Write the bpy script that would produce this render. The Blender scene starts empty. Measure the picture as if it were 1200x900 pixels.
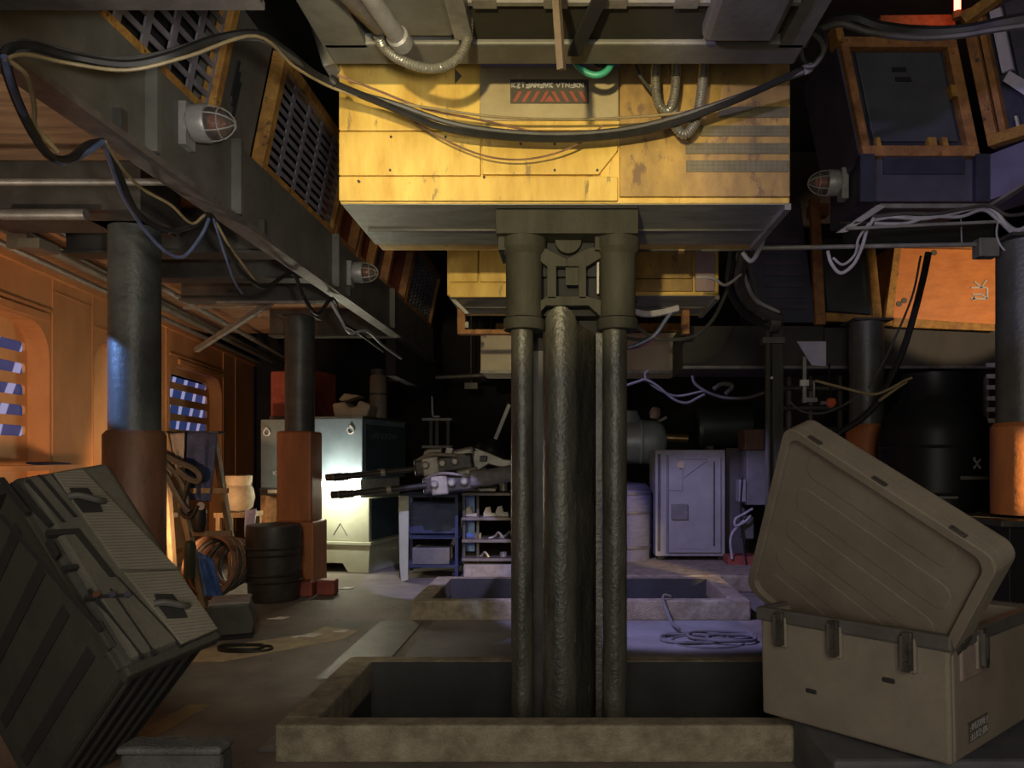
import bpy, math, random
from mathutils import Vector, Matrix
V = Vector
random.seed(7)
scn = bpy.context.scene
col = scn.collection

# ------------------------------------------------------------------ camera, world, lights, exposure
F, U0, V0, EYE = 870.0, 665.0, 535.0, 1.55
cd = bpy.data.cameras.new('camera'); cam = bpy.data.objects.new('camera', cd); col.objects.link(cam)
cam.location = (0, 0, EYE); cam.rotation_euler = (math.pi/2, 0, 0)
cd.sensor_fit = 'HORIZONTAL'; cd.sensor_width = 36.0; cd.lens = 36.0*F/1200.0
cd.shift_x = -(U0-600)/1200.0; cd.shift_y = (V0-450)/1200.0
cd.clip_start = 0.05; cd.clip_end = 100
scn.camera = cam
w = bpy.data.worlds.new('night'); scn.world = w; w.use_nodes = True
w.node_tree.nodes['Background'].inputs[0].default_value = (0.10, 0.16, 0.42, 1)
w.node_tree.nodes['Background'].inputs[1].default_value = 0.25
scn.view_settings.view_transform = 'Standard'; scn.view_settings.look = 'None'
scn.view_settings.gamma = 1.0; scn.view_settings.use_curve_mapping = False
scn.view_settings.exposure = 0.0

def lamp(kind, name, loc, target, energy, color, size=0.1, angle=40, blend=0.3):
    d = bpy.data.lights.new(name, kind); d.energy = energy; d.color = color
    if kind == 'AREA': d.shape = 'SQUARE'; d.size = size
    else: d.shadow_soft_size = size
    if kind == 'SPOT': d.spot_size = math.radians(angle); d.spot_blend = blend
    o = bpy.data.objects.new(name, d); col.objects.link(o); o.location = loc
    o.rotation_euler = (V(target)-V(loc)).to_track_quat('-Z', 'Y').to_euler()
    return o
#LIGHTS
lamp('AREA', 'overall_fill', (0.3, -2.4, 3.0), (0.3, 4, 0.5), 105, (1.0, 0.90, 0.76), 2.0)  # unseen area lamp added behind the camera as overall fill
lamp('AREA', 'front_fill', (-0.6, -2.2, 1.1), (-0.8, 5, 3.3), 46, (0.98, 0.95, 0.90), 1.6)
lamp('SPOT', 'gallery_fill', (0.1, 0.4, 1.9), (-2.2, 5.4, 3.75), 290, (1.0, 0.95, 0.86), 0.1, 34, 0.7)  # fill added to brighten the upper left bays and frames
lamp('SPOT', 'hull_spot', (-0.5, -0.6, 2.2), (-0.25, 4.1, 3.25), 800, (1.0, 0.82, 0.42), 0.05, 31, 0.6)
lamp('SPOT', 'purple_spot', (-0.7, 5.25, 3.2), (1.0, 7.6, 0.4), 620, (0.50, 0.45, 1.0), 0.03, 56, 0.3)
lamp('SPOT', 'lilac_spot', (-1.0, 5.3, 3.2), (-1.5, 8.75, 0.4), 700, (0.54, 0.50, 1.0), 0.03, 22, 0.15)
lamp('SPOT', 'violet_spot', (-1.3, 0.6, 2.6), (2.75, 5.3, 3.5), 260, (0.62, 0.55, 1.0), 0.05, 26, 0.5)
lamp('SPOT', 'amber_spot', (-3.55, 4.5, 1.0), (-5.4, 7.1, 2.0), 250, (1.0, 0.56, 0.29), 0.12, 88, 0.6)
lamp('SPOT', 'amber_uplight', (-4.0, 7.2, 0.45), (-5.8, 11.0, 2.1), 260, (1.0, 0.58, 0.30), 0.15, 66, 0.6)
lamp('SPOT', 'deck_warm', (-4.4, 2.6, 1.6), (-2.9, 4.3, 3.45), 130, (1.0, 0.82, 0.62), 0.1, 60, 0.6)
lamp('SPOT', 'blue_spot', (-4.7, 4.2, 3.0), (-3.15, 5.1, 2.08), 900, (0.22, 0.42, 1.0), 0.02, 16, 0.35)
lamp('SPOT', 'blue_spot_upper', (-4.7, 4.0, 2.4), (-3.17, 5.1, 2.75), 420, (0.22, 0.42, 1.0), 0.02, 16, 0.35)
lamp('SPOT', 'pillar_spot', (4.3, 3.4, 1.9), (3.15, 5.0, 1.45), 1500, (1.0, 0.72, 0.30), 0.04, 20, 0.4)
lamp('SPOT', 'panel_spot', (4.6, 5.6, 3.0), (4.1, 7.8, 3.35), 150, (1.0, 0.72, 0.42), 0.04, 44, 0.3)
lamp('AREA', 'slot_glow_fill', (-3.15, 9.40, 1.17), (-3.07, 9.92, 1.17), 22, (1.0, 0.96, 0.78), 0.22)  # area lamp added before the cabinet to strengthen the tube's glow
lamp('SPOT', 'aisle_spot', (-1.6, 2.6, 2.9), (-2.2, 7.0, 0), 120, (1.0, 0.90, 0.70), 0.05, 50, 0.7)

# ------------------------------------------------------------------ helpers
def P(u, v, Y): return V(((u-U0)*Y/F, Y, EYE+(V0-v)*Y/F))
LOC = {}
def tag(o, label, cat, group=None, kind=None):
    if label: o['label'] = label
    if cat: o['category'] = cat
    if group: o['group'] = group
    if kind: o['kind'] = kind
    return o
def T(name, label, cat, loc, group=None):
    o = bpy.data.objects.new(name, None); col.objects.link(o); o.empty_display_size = 0.1
    o.location = loc; LOC[o] = V(loc); return tag(o, label, cat, group)
def spline(pts, n=6):
    pts = [V(p) for p in pts]
    if len(pts) < 3: return pts
    out = []
    e = [2*pts[0]-pts[1]] + pts + [2*pts[-1]-pts[-2]]
    for i in range(1, len(e)-2):
        a, b, c, d = e[i-1], e[i], e[i+1], e[i+2]
        for k in range(n):
            t = k/n
            out.append(0.5*((2*b)+(c-a)*t+(2*a-5*b+4*c-d)*t*t+(3*b-a-3*c+d)*t**3))
    out.append(pts[-1]); return out
class MB:
    def __init__(s, M=None): s.v = []; s.f = []; s.M = M
    def add(s, vs, fs):
        b = len(s.v)
        s.v += [(s.M @ V(p)) if s.M else V(p) for p in vs]
        s.f += [[b+i for i in f] for f in fs]; return s
    def box(s, x0, x1, y0, y1, z0, z1):
        return s.add([(x0,y0,z0),(x1,y0,z0),(x1,y1,z0),(x0,y1,z0),(x0,y0,z1),(x1,y0,z1),(x1,y1,z1),(x0,y1,z1)],
            [(0,3,2,1),(4,5,6,7),(0,1,5,4),(1,2,6,5),(2,3,7,6),(3,0,4,7)])
    def fb(s, u0, u1, v0, v1, Y, d):
        a, b = P(u0, v1, Y), P(u1, v0, Y); return s.box(a.x, b.x, Y, Y+d, a.z, b.z)
    def beam(s, p, q, w, h, up=(0,0,1)):
        p, q = V(p), V(q); d = (q-p).normalized(); r = d.cross(V(up))
        if r.length < 1e-4: r = d.cross(V((1,0,0)))
        r.normalize(); u = r.cross(d); r = r*(w/2); u = u*(h/2)
        return s.add([p-r-u,p+r-u,p+r+u,p-r+u,q-r-u,q+r-u,q+r+u,q-r+u],
            [(0,1,2,3),(7,6,5,4),(0,4,5,1),(1,5,6,2),(2,6,7,3),(3,7,4,0)])
    def tube(s, pts, r, n=8, sm=6, rib=None):
        pts = spline(pts, sm) if sm else [V(p) for p in pts]
        if rib:
            L = [0.0]
            for a, b in zip(pts, pts[1:]): L.append(L[-1]+(b-a).length)
            m = max(4, int(L[-1]/rib*2)); np = []; j = 0
            for i in range(m+1):
                t = L[-1]*i/m
                while j < len(L)-2 and L[j+1] < t: j += 1
                np.append(pts[j].lerp(pts[j+1], (t-L[j])/max(1e-6, L[j+1]-L[j])))
            pts = np
        vs = []; fs = []; nrm = None
        for i, p in enumerate(pts):
            d = (pts[min(i+1,len(pts)-1)]-pts[max(i-1,0)]).normalized()
            if nrm is None:
                nrm = d.cross(V((0,0,1)))
                if nrm.length < 1e-3: nrm = d.cross(V((1,0,0)))
            nrm = (nrm-d*nrm.dot(d)).normalized(); b = d.cross(nrm)
            rr = r if not callable(r) else r(i/(len(pts)-1))
            if rib and i % 2: rr *= 0.82
            for k in range(n):
                a = 2*math.pi*k/n; vs.append(p+nrm*(math.cos(a)*rr)+b*(math.sin(a)*rr))
        for i in range(len(pts)-1):
            for k in range(n):
                fs.append((i*n+k, i*n+(k+1)%n, (i+1)*n+(k+1)%n, (i+1)*n+k))
        fs.append(tuple(range(n-1,-1,-1))); fs.append(tuple((len(pts)-1)*n+k for k in range(n)))
        return s.add(vs, fs)
    def lathe(s, prof, c=(0,0,0), axis=(0,0,1), n=24, sweep=None, sx=1):
        ax = V(axis).normalized(); a = ax.orthogonal().normalized(); b = ax.cross(a); c = V(c)
        vs = []; fs = []
        for (r, h) in prof:
            for k in range(n):
                t = 2*math.pi*k/n; vs.append(c+ax*h+a*(math.cos(t)*r)+b*(math.sin(t)*r*sx))
        for i in range(len(prof)-1):
            for k in range(n): fs.append((i*n+k, i*n+(k+1)%n, (i+1)*n+(k+1)%n, (i+1)*n+k))
        if prof[0][0] > 1e-5: fs.append(tuple(range(n-1,-1,-1)))
        if prof[-1][0] > 1e-5: fs.append(tuple((len(prof)-1)*n+k for k in range(n)))
        return s.add(vs, fs)
    def prism(s, pts, ext):
        pts = [V(p) for p in pts]; e = V(ext); n = len(pts)
        return s.add(pts+[p+e for p in pts], [tuple(range(n-1,-1,-1)), tuple(range(n,2*n))]+[(i,(i+1)%n,n+(i+1)%n,n+i) for i in range(n)])
    def build(s, name, m, parent=None, smooth=False, bevel=0, label=None, seg=2):
        me = bpy.data.meshes.new(name)
        if parent is not None: L = LOC[parent]
        else:
            n = len(s.v); L = V((sum(p.x for p in s.v)/n, sum(p.y for p in s.v)/n, min(p.z for p in s.v)))
        me.from_pydata([tuple(p-L) for p in s.v], [], s.f); me.update()
        import bmesh
        bm = bmesh.new(); bm.from_mesh(me); bmesh.ops.recalc_face_normals(bm, faces=bm.faces); bm.to_mesh(me); bm.free()
        o = bpy.data.objects.new(name, me); col.objects.link(o)
        me.materials.append(m)
        LOC[o] = L
        if parent is not None: o.parent = parent
        else: o.location = L
        if smooth:
            me.polygons.foreach_set('use_smooth', [True]*len(me.polygons))
            try: me.set_sharp_from_angle(angle=math.radians(smooth if smooth is not True else 40))
            except Exception: pass
        if bevel:
            b = o.modifiers.new('bevel', 'BEVEL'); b.width = bevel; b.segments = seg; b.limit_method = 'ANGLE'; b.angle_limit = 0.6
        if label: o['label'] = label
        return o
    def thing(s, name, m, label, cat, group=None, **k):
        return tag(s.build(name, m, None, **k), label, cat, group)
    def struct(s, name, m, **k):
        o = s.build(name, m, None, **k); o['kind'] = 'structure'; return o
def clone(root, loc, label=None, group=None, rotz=None):
    r = root.copy(); col.objects.link(r); r.location = loc; LOC[r] = V(loc)
    if label: r['label'] = label
    if group: r['group'] = group
    if rotz is not None: r.rotation_euler = (0, 0, rotz)
    for ch in [o for o in col.objects if o.parent is root]:
        c = ch.copy(); col.objects.link(c); c.parent = r
        for g in [o for o in col.objects if o.parent is ch]:
            d = g.copy(); col.objects.link(d); d.parent = c
    return r
def frame(o, x, z):
    """Matrix with origin o, local x along x, local z close to z, local y = z cross x."""
    x = V(x).normalized(); z = V(z); z = (z-x*z.dot(x)).normalized(); y = z.cross(x)
    M = Matrix((x, y, z)).transposed().to_4x4(); M.translation = V(o); return M

def mat(name, c1, c2=None, rough=0.65, metal=0.0, scale=5, bump=0.15, spot=None, stretch=(1,1,1), bscale=None, spec=0.5, mix=(0.35,0.7)):
    m = bpy.data.materials.new(name); m.use_nodes = True; nt = m.node_tree; N = nt.nodes; Lk = nt.links
    bs = N['Principled BSDF']; bs.inputs['Roughness'].default_value = rough; bs.inputs['Metallic'].default_value = metal
    bs.inputs['Specular IOR Level'].default_value = spec
    tc = N.new('ShaderNodeTexCoord'); mp = N.new('ShaderNodeMapping'); mp.inputs['Scale'].default_value = stretch
    Lk.new(tc.outputs['Object'], mp.inputs[0])
    nz = N.new('ShaderNodeTexNoise'); nz.inputs['Scale'].default_value = scale; nz.inputs['Detail'].default_value = 8; nz.inputs['Roughness'].default_value = 0.65
    Lk.new(mp.outputs[0], nz.inputs['Vector'])
    c2 = c2 or tuple(x*0.6 for x in c1)
    rp = N.new('ShaderNodeValToRGB'); rp.color_ramp.elements[0].position = mix[0]; rp.color_ramp.elements[1].position = mix[1]
    rp.color_ramp.elements[0].color = (*c2, 1); rp.color_ramp.elements[1].color = (*c1, 1)
    Lk.new(nz.outputs['Fac'], rp.inputs[0]); out = rp.outputs[0]
    if spot:
        sc, th, ss = spot
        n2 = N.new('ShaderNodeTexNoise'); n2.inputs['Scale'].default_value = ss; n2.inputs['Detail'].default_value = 10; n2.inputs['Roughness'].default_value = 0.7
        Lk.new(mp.outputs[0], n2.inputs['Vector'])
        r2 = N.new('ShaderNodeValToRGB'); r2.color_ramp.elements[0].position = th; r2.color_ramp.elements[1].position = min(1, th+0.06)
        Lk.new(n2.outputs['Fac'], r2.inputs[0])
        mx = N.new('ShaderNodeMix'); mx.data_type = 'RGBA'; mx.inputs['B'].default_value = (*sc, 1)
        Lk.new(r2.outputs[0], mx.inputs['Factor']); Lk.new(out, mx.inputs['A']); out = mx.outputs['Result']
    Lk.new(out, bs.inputs['Base Color'])
    if bump:
        n3 = N.new('ShaderNodeTexNoise'); n3.inputs['Scale'].default_value = bscale or scale*6; n3.inputs['Detail'].default_value = 6
        Lk.new(tc.outputs['Object'], n3.inputs['Vector'])
        bp = N.new('ShaderNodeBump'); bp.inputs['Strength'].default_value = bump; bp.inputs['Distance'].default_value = 0.02
        Lk.new(n3.outputs['Fac'], bp.inputs['Height']); Lk.new(bp.outputs[0], bs.inputs['Normal'])
    return m
def pattern(m, kind, scale, strength=0.6, dist=0.01, rot=(0,0,0), dark=None, stretch=(1,1,1)):
    """Adds a raised wave / brick / hex like relief to a material (treads, planks, mesh)."""
    nt = m.node_tree; N = nt.nodes; Lk = nt.links; bs = N['Principled BSDF']
    tc = N.new('ShaderNodeTexCoord'); mp = N.new('ShaderNodeMapping'); mp.inputs['Rotation'].default_value = rot; mp.inputs['Scale'].default_value = stretch
    Lk.new(tc.outputs['Object'], mp.inputs[0])
    if kind == 'wave':
        t = N.new('ShaderNodeTexWave'); t.inputs['Scale'].default_value = scale; fac = t.outputs['Fac']
    elif kind == 'brick':
        t = N.new('ShaderNodeTexBrick'); t.inputs['Scale'].default_value = scale; t.inputs['Mortar Size'].default_value = 0.03
        t.inputs['Color1'].default_value = (1,1,1,1); t.inputs['Color2'].default_value = (1,1,1,1); t.inputs['Mortar'].default_value = (0,0,0,1); fac = t.outputs['Color']
    else:
        t = N.new('ShaderNodeTexVoronoi'); t.inputs['Scale'].default_value = scale; t.inputs['Randomness'].default_value = 0.0; fac = t.outputs['Distance']
    Lk.new(mp.outputs[0], t.inputs['Vector'])
    bp = N.new('ShaderNodeBump'); bp.inputs['Strength'].default_value = strength; bp.inputs['Distance'].default_value = dist
    Lk.new(fac, bp.inputs['Height'])
    old = bs.inputs['Normal'].links
    if old: Lk.new(old[0].from_socket, bp.inputs['Normal'])
    Lk.new(bp.outputs[0], bs.inputs['Normal'])
    if dark:
        src = bs.inputs['Base Color'].links[0].from_socket
        r = N.new('ShaderNodeValToRGB'); r.color_ramp.elements[0].position = dark[1]; r.color_ramp.elements[1].position = dark[1]+0.08
        Lk.new(fac, r.inputs[0])
        mx = N.new('ShaderNodeMix'); mx.data_type = 'RGBA'; mx.inputs['A'].default_value = (*dark[0], 1)
        Lk.new(r.outputs[0], mx.inputs['Factor']); Lk.new(src, mx.inputs['B']); Lk.new(mx.outputs['Result'], bs.inputs['Base Color'])
    return m
def emat(name, c, s):
    m = bpy.data.materials.new(name); m.use_nodes = True; b = m.node_tree.nodes['Principled BSDF']
    b.inputs['Base Color'].default_value = (*[x*0.3 for x in c], 1); b.inputs['Emission Color'].default_value = (*c, 1); b.inputs['Emission Strength'].default_value = s
    return m
def glassmat(name, c, alpha):
    m = bpy.data.materials.new(name); m.use_nodes = True; b = m.node_tree.nodes['Principled BSDF']
    b.inputs['Base Color'].default_value = (*c, 1); b.inputs['Roughness'].default_value = 0.08
    b.inputs['Transmission Weight'].default_value = alpha; b.inputs['IOR'].default_value = 1.2
    return m

# ------------------------------------------------------------------ materials
floor_m = mat('floor_concrete', (0.25,0.22,0.18), (0.105,0.095,0.08), 0.75, 0, 1.3, 0.25, ((0.05,0.045,0.04),0.62,4), bscale=40)
kerb_m = mat('kerb_concrete', (0.36,0.31,0.21), (0.17,0.137,0.09), 0.9, 0, 9, 0.7, ((0.42,0.38,0.30),0.66,5), bscale=90)
tread_m = pattern(mat('tread_metal', (0.22,0.21,0.19), (0.12,0.11,0.10), 0.55, 0.2, 3, 0.1), 'brick', 9, 0.5, 0.01)
pit_m = mat('pit_wall', (0.040,0.040,0.038), (0.024,0.025,0.024), 0.9, 0, 3, 0.3)
sleeve_lit = mat('lit_orange_sleeve', (0.40,0.135,0.038), (0.26,0.085,0.024), 0.55, 0, 4, 0.15, ((0.12,0.05,0.03),0.66,6), stretch=(2,2,0.5))  # pillar orange brightened in colour for the sleeves standing in light
steel = mat('dark_steel', (0.085,0.08,0.07), (0.04,0.038,0.034), 0.55, 0.3, 4, 0.15, ((0.11,0.065,0.035),0.68,6))
girder_m = mat('girder_steel', (0.17,0.165,0.14), (0.10,0.096,0.08), 0.6, 0.2, 3, 0.12, ((0.035,0.03,0.03),0.66,5))
flange_m = mat('flange_steel', (0.20,0.18,0.165), (0.09,0.08,0.075), 0.5, 0.3, 6, 0.15)
rust_y = mat('worn_yellow_frame', (0.50,0.27,0.05), (0.22,0.10,0.025), 0.7, 0, 9, 0.4, ((0.06,0.035,0.02),0.60,12))
rust_o = mat('worn_rust_frame', (0.42,0.20,0.065), (0.20,0.085,0.032), 0.7, 0, 9, 0.4, ((0.05,0.03,0.02),0.62,12))
hull_y = mat('hull_yellow', (0.76,0.52,0.12), (0.55,0.33,0.06), 0.5, 0, 2.5, 0.12, ((0.30,0.20,0.07),0.60,6), stretch=(2.2,2.2,0.6), mix=(0.35,0.6))
hull_b = mat('hull_brown_yellow', (0.54,0.34,0.09), (0.26,0.16,0.06), 0.55, 0, 3.5, 0.15, ((0.20,0.12,0.06),0.55,5), stretch=(1.6,1.6,0.7))
hull_g = mat('hull_beige', (0.46,0.38,0.22), (0.34,0.27,0.15), 0.6, 0, 4, 0.15, ((0.5,0.46,0.36),0.64,6))
hull_u = mat('hull_underside', (0.27,0.27,0.23), (0.15,0.15,0.125), 0.45, 0.3, 3, 0.12, stretch=(1,5,1))
colm = mat('column_grey', (0.050,0.048,0.036), (0.027,0.026,0.020), 0.7, 0.0, 6, 0.2, ((0.075,0.07,0.052),0.66,5), stretch=(1.5,1.5,0.4), spec=0.2)
colm2 = mat('column_cast', (0.115,0.11,0.083), (0.038,0.036,0.028), 0.42, 0.15, 7, 0.3, ((0.20,0.19,0.145),0.62,6), stretch=(1.6,1.6,0.35))
wall_o = mat('wall_orange', (0.52,0.26,0.105), (0.36,0.165,0.062), 0.75, 0, 1.6, 0.08, ((0.25,0.10,0.03),0.66,3), stretch=(1,1,0.5))
wall_o2 = mat('wall_orange_smooth', (0.62,0.36,0.17), (0.50,0.27,0.115), 0.7, 0, 2, 0.05)
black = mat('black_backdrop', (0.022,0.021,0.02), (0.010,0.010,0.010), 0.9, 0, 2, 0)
roof_m = mat('dark_roof', (0.035,0.033,0.03), (0.02,0.02,0.018), 0.9, 0, 2, 0)
wood = mat('deck_planks', (0.36,0.22,0.12), (0.17,0.10,0.06), 0.75, 0, 3, 0.2, stretch=(0.6,6,1))
timber = mat('pale_timber', (0.26,0.18,0.09), (0.14,0.09,0.045), 0.8, 0, 5, 0.2, stretch=(4,4,0.5))
navy = mat('navy_panel', (0.045,0.05,0.085), (0.025,0.027,0.045), 0.55, 0.2, 4, 0.1)
violet = mat('slate_violet', (0.085,0.08,0.12), (0.05,0.047,0.07), 0.55, 0.1, 4, 0.1)
grille_m = mat('grille_iron', (0.21,0.195,0.22), (0.13,0.12,0.14), 0.6, 0.0, 8, 0.1)
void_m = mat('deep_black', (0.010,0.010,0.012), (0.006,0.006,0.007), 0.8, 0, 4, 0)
red_m = mat('worn_red_panel', (0.32,0.075,0.045), (0.17,0.035,0.022), 0.65, 0, 5, 0.2, ((0.07,0.03,0.02),0.64,8))
orange_m = mat('orange_paint', (0.68,0.24,0.055), (0.50,0.16,0.035), 0.6, 0, 4, 0.12, ((0.10,0.05,0.025),0.68,6), stretch=(1,1,3))
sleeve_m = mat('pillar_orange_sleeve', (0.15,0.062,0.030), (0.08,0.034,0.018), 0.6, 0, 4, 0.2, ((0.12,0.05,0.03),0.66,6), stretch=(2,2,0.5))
pillar_m = mat('pillar_metal', (0.085,0.088,0.08), (0.045,0.047,0.042), 0.45, 0.1, 5, 0.2)
cable_k = mat('black_cable', (0.022,0.021,0.019), (0.012,0.011,0.010), 0.5, 0, 10, 0, spec=0.25)
cable_t = mat('tan_cable', (0.30,0.23,0.11), (0.19,0.14,0.07), 0.5, 0, 10, 0)
cable_b = mat('blue_cable', (0.09,0.11,0.20), (0.05,0.065,0.12), 0.45, 0, 10, 0)
cable_w = mat('pale_cable', (0.42,0.40,0.41), (0.27,0.255,0.27), 0.4, 0, 10, 0)
cable_g = mat('grey_cable', (0.075,0.07,0.062), (0.04,0.037,0.033), 0.5, 0, 10, 0, spec=0.3)
cable_n = mat('green_cable', (0.05,0.36,0.22), (0.03,0.24,0.15), 0.4, 0, 10, 0)
cable_r = mat('red_cable', (0.40,0.06,0.09), (0.25,0.04,0.06), 0.4, 0, 10, 0)
flex_m = mat('flex_conduit', (0.34,0.32,0.26), (0.20,0.19,0.15), 0.35, 0.6, 10, 0)
pipe_m = mat('bare_pipe', (0.30,0.29,0.26), (0.17,0.16,0.15), 0.5, 0.4, 8, 0.05)
case_m = mat('tan_case', (0.235,0.195,0.145), (0.17,0.14,0.105), 0.7, 0, 3, 0.2, ((0.16,0.12,0.10),0.70,4), bscale=120)
case_d = mat('case_grey_rim', (0.10,0.09,0.076), (0.062,0.057,0.048), 0.6, 0, 5, 0.15)
latch_m = mat('latch_metal', (0.12,0.105,0.085), (0.05,0.045,0.04), 0.45, 0.5, 12, 0.2)
crate_m = mat('dark_crate', (0.055,0.050,0.037), (0.036,0.032,0.025), 0.75, 0, 4, 0.2, bscale=60)
crate_lit = mat('crate_lid_lit', (0.125,0.112,0.083), (0.085,0.076,0.057), 0.75, 0, 4, 0.2, bscale=60)  # crate top and tread lightened in colour for the light they catch
crate_t = pattern(mat('crate_tread', (0.20,0.18,0.132), (0.14,0.125,0.092), 0.65, 0, 4, 0.1), 'wave', 34, 0.3, 0.006, (0,0,0.7))
groove_m = mat('crate_groove', (0.022,0.020,0.016), (0.014,0.013,0.011), 0.85, 0, 4, 0)
blue_cab = mat('blue_cabinet', (0.17,0.225,0.26), (0.12,0.165,0.195), 0.45, 0.1, 3, 0.06)
teal_cab = mat('teal_cabinet_side', (0.055,0.085,0.10), (0.035,0.055,0.065), 0.5, 0.1, 3, 0.06)
green_cab = mat('pale_green_panel', (0.42,0.44,0.32), (0.33,0.35,0.25), 0.55, 0, 3, 0.06)
white_cab = mat('pale_grey_cabinet', (0.27,0.265,0.265), (0.20,0.195,0.195), 0.5, 0, 3, 0.06, ((0.2,0.18,0.17),0.72,6))
grey_box = mat('grey_box', (0.16,0.155,0.15), (0.10,0.097,0.095), 0.6, 0, 4, 0.1)
tan_m = mat('tan_plastic', (0.46,0.38,0.26), (0.32,0.26,0.17), 0.65, 0, 5, 0.1)
blue_tr = mat('trolley_blue', (0.03,0.045,0.11), (0.018,0.026,0.065), 0.5, 0.2, 5, 0.1)
gun_m = mat('gun_metal', (0.075,0.07,0.065), (0.035,0.033,0.03), 0.4, 0.5, 8, 0.1)
gun_l = mat('gun_pale_metal', (0.42,0.40,0.32), (0.22,0.20,0.16), 0.4, 0.4, 8, 0.15)
cloth_b = mat('blue_cloth', (0.045,0.065,0.16), (0.022,0.032,0.08), 0.9, 0, 8, 0.5, bscale=20)
tarp_b = mat('blue_tarp', (0.10,0.19,0.46), (0.05,0.10,0.28), 0.5, 0, 8, 0.4, bscale=15)
cloth_l = mat('lilac_cloth', (0.50,0.48,0.62), (0.40,0.38,0.52), 0.9, 0, 8, 0.3)
cloth_g = mat('grey_cloth', (0.30,0.28,0.27), (0.18,0.17,0.165), 0.9, 0, 8, 0.5, bscale=20)
rope_m = mat('brown_rope', (0.28,0.15,0.085), (0.14,0.075,0.045), 0.8, 0, 8, 0.3)
ropeg = mat('grey_rope', (0.13,0.127,0.13), (0.075,0.073,0.075), 0.8, 0, 8, 0.3)
pot_m = mat('clay_pot', (0.36,0.30,0.20), (0.24,0.19,0.13), 0.75, 0, 6, 0.2)
barrel_m = mat('dark_barrel', (0.055,0.047,0.038), (0.028,0.024,0.02), 0.5, 0.2, 6, 0.15)
tank_k = mat('black_tank', (0.016,0.016,0.017), (0.010,0.010,0.011), 0.42, 0.0, 4, 0.03, spec=0.15)
tank_b = mat('teal_tank', (0.42,0.47,0.50), (0.30,0.35,0.38), 0.4, 0.2, 4, 0.08)
lilac_wood = pattern(mat('lilac_planks', (0.12,0.12,0.20), (0.075,0.075,0.13), 0.75, 0, 6, 0.25, stretch=(1,1,6)), 'brick', 5, 0.4, 0.01)
brass = mat('brass_pipe', (0.50,0.33,0.14), (0.34,0.22,0.10), 0.3, 0.8, 6, 0)
paper = mat('white_scrap', (0.75,0.73,0.68), (0.6,0.58,0.54), 0.8, 0, 8, 0)
light_patch_m = mat('floor_light_patch', (0.50,0.43,0.25), (0.30,0.25,0.16), 0.8, 0, 6, 0.1)  # pool of light on the floor, put into colour
mark_w = mat('pale_marking', (0.55,0.53,0.50), (0.38,0.36,0.34), 0.7, 0, 9, 0)
sign_k = mat('sign_dark', (0.10,0.085,0.065), (0.07,0.06,0.045), 0.6, 0, 9, 0)
sign_r = mat('sign_red', (0.40,0.10,0.06), (0.28,0.07,0.045), 0.6, 0, 9, 0)
mesh_m = pattern(mat('vent_mesh', (0.19,0.165,0.095), (0.13,0.11,0.065), 0.5, 0.1, 6, 0), 'voronoi', 34, 0.5, 0.005, dark=((0.05,0.045,0.035),0.22), stretch=(1,1,1.3))
lamp_glass = glassmat('lamp_glass', (0.75,0.62,0.55), 0.9)
lamp_metal = mat('lamp_housing', (0.42,0.40,0.37), (0.26,0.25,0.23), 0.45, 0.3, 8, 0.1)
bulb_m = mat('red_bulb', (0.45,0.12,0.06), (0.3,0.07,0.04), 0.2, 0, 5, 0)
strip_e = emat('tube_light_glow', (1.0, 0.95, 0.70), 70.0)
red_e = emat('red_beacon_glow', (1.0, 0.10, 0.05), 14.0)
pane_e = None
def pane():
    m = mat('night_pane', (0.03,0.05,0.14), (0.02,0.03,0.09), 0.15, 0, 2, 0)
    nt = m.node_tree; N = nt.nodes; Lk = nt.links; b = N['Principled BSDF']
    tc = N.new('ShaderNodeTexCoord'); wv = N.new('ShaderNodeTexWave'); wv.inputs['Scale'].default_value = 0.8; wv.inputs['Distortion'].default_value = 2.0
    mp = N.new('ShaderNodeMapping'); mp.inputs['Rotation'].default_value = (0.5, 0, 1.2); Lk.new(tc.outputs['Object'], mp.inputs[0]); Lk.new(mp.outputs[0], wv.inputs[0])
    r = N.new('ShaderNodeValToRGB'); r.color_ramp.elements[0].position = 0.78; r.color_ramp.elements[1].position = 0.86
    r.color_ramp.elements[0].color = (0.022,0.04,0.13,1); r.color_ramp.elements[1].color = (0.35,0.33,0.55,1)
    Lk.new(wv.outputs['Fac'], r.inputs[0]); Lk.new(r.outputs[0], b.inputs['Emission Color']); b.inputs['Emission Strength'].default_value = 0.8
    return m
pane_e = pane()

def glyphs(mb, o, ux, uz, n, w, h, t, seed=1, thick=0.004):
    """A row of n angular unreadable characters; o = left bottom, ux/uz unit axes."""
    rnd = random.Random(seed); ux, uz = V(ux).normalized(), V(uz).normalized(); nrm = ux.cross(uz)
    shapes = [[(0,0,0,1),(0,1,1,0),(1,0,1,1)], [(0,0,.5,1),(.5,1,1,0)], [(0,1,1,1),(1,1,0,0),(0,0,1,0)], [(0,0,0,1),(0,.5,1,1),(0,.5,1,0)], [(0,1,.5,0),(.5,0,1,1)], [(0,1,1,1),(.5,1,.5,0)], [(0,0,1,1),(0,1,1,0)], [(0,0,1,0),(1,0,1,1),(0,.5,1,.5)]]
    for i in range(n):
        for (a, b, c, d) in rnd.choice(shapes):
            p = o+ux*(i*w*1.3+a*w)+uz*(b*h); q = o+ux*(i*w*1.3+c*w)+uz*(d*h)
            mb.beam(p, q, t, thick, nrm)
    return mb

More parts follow.
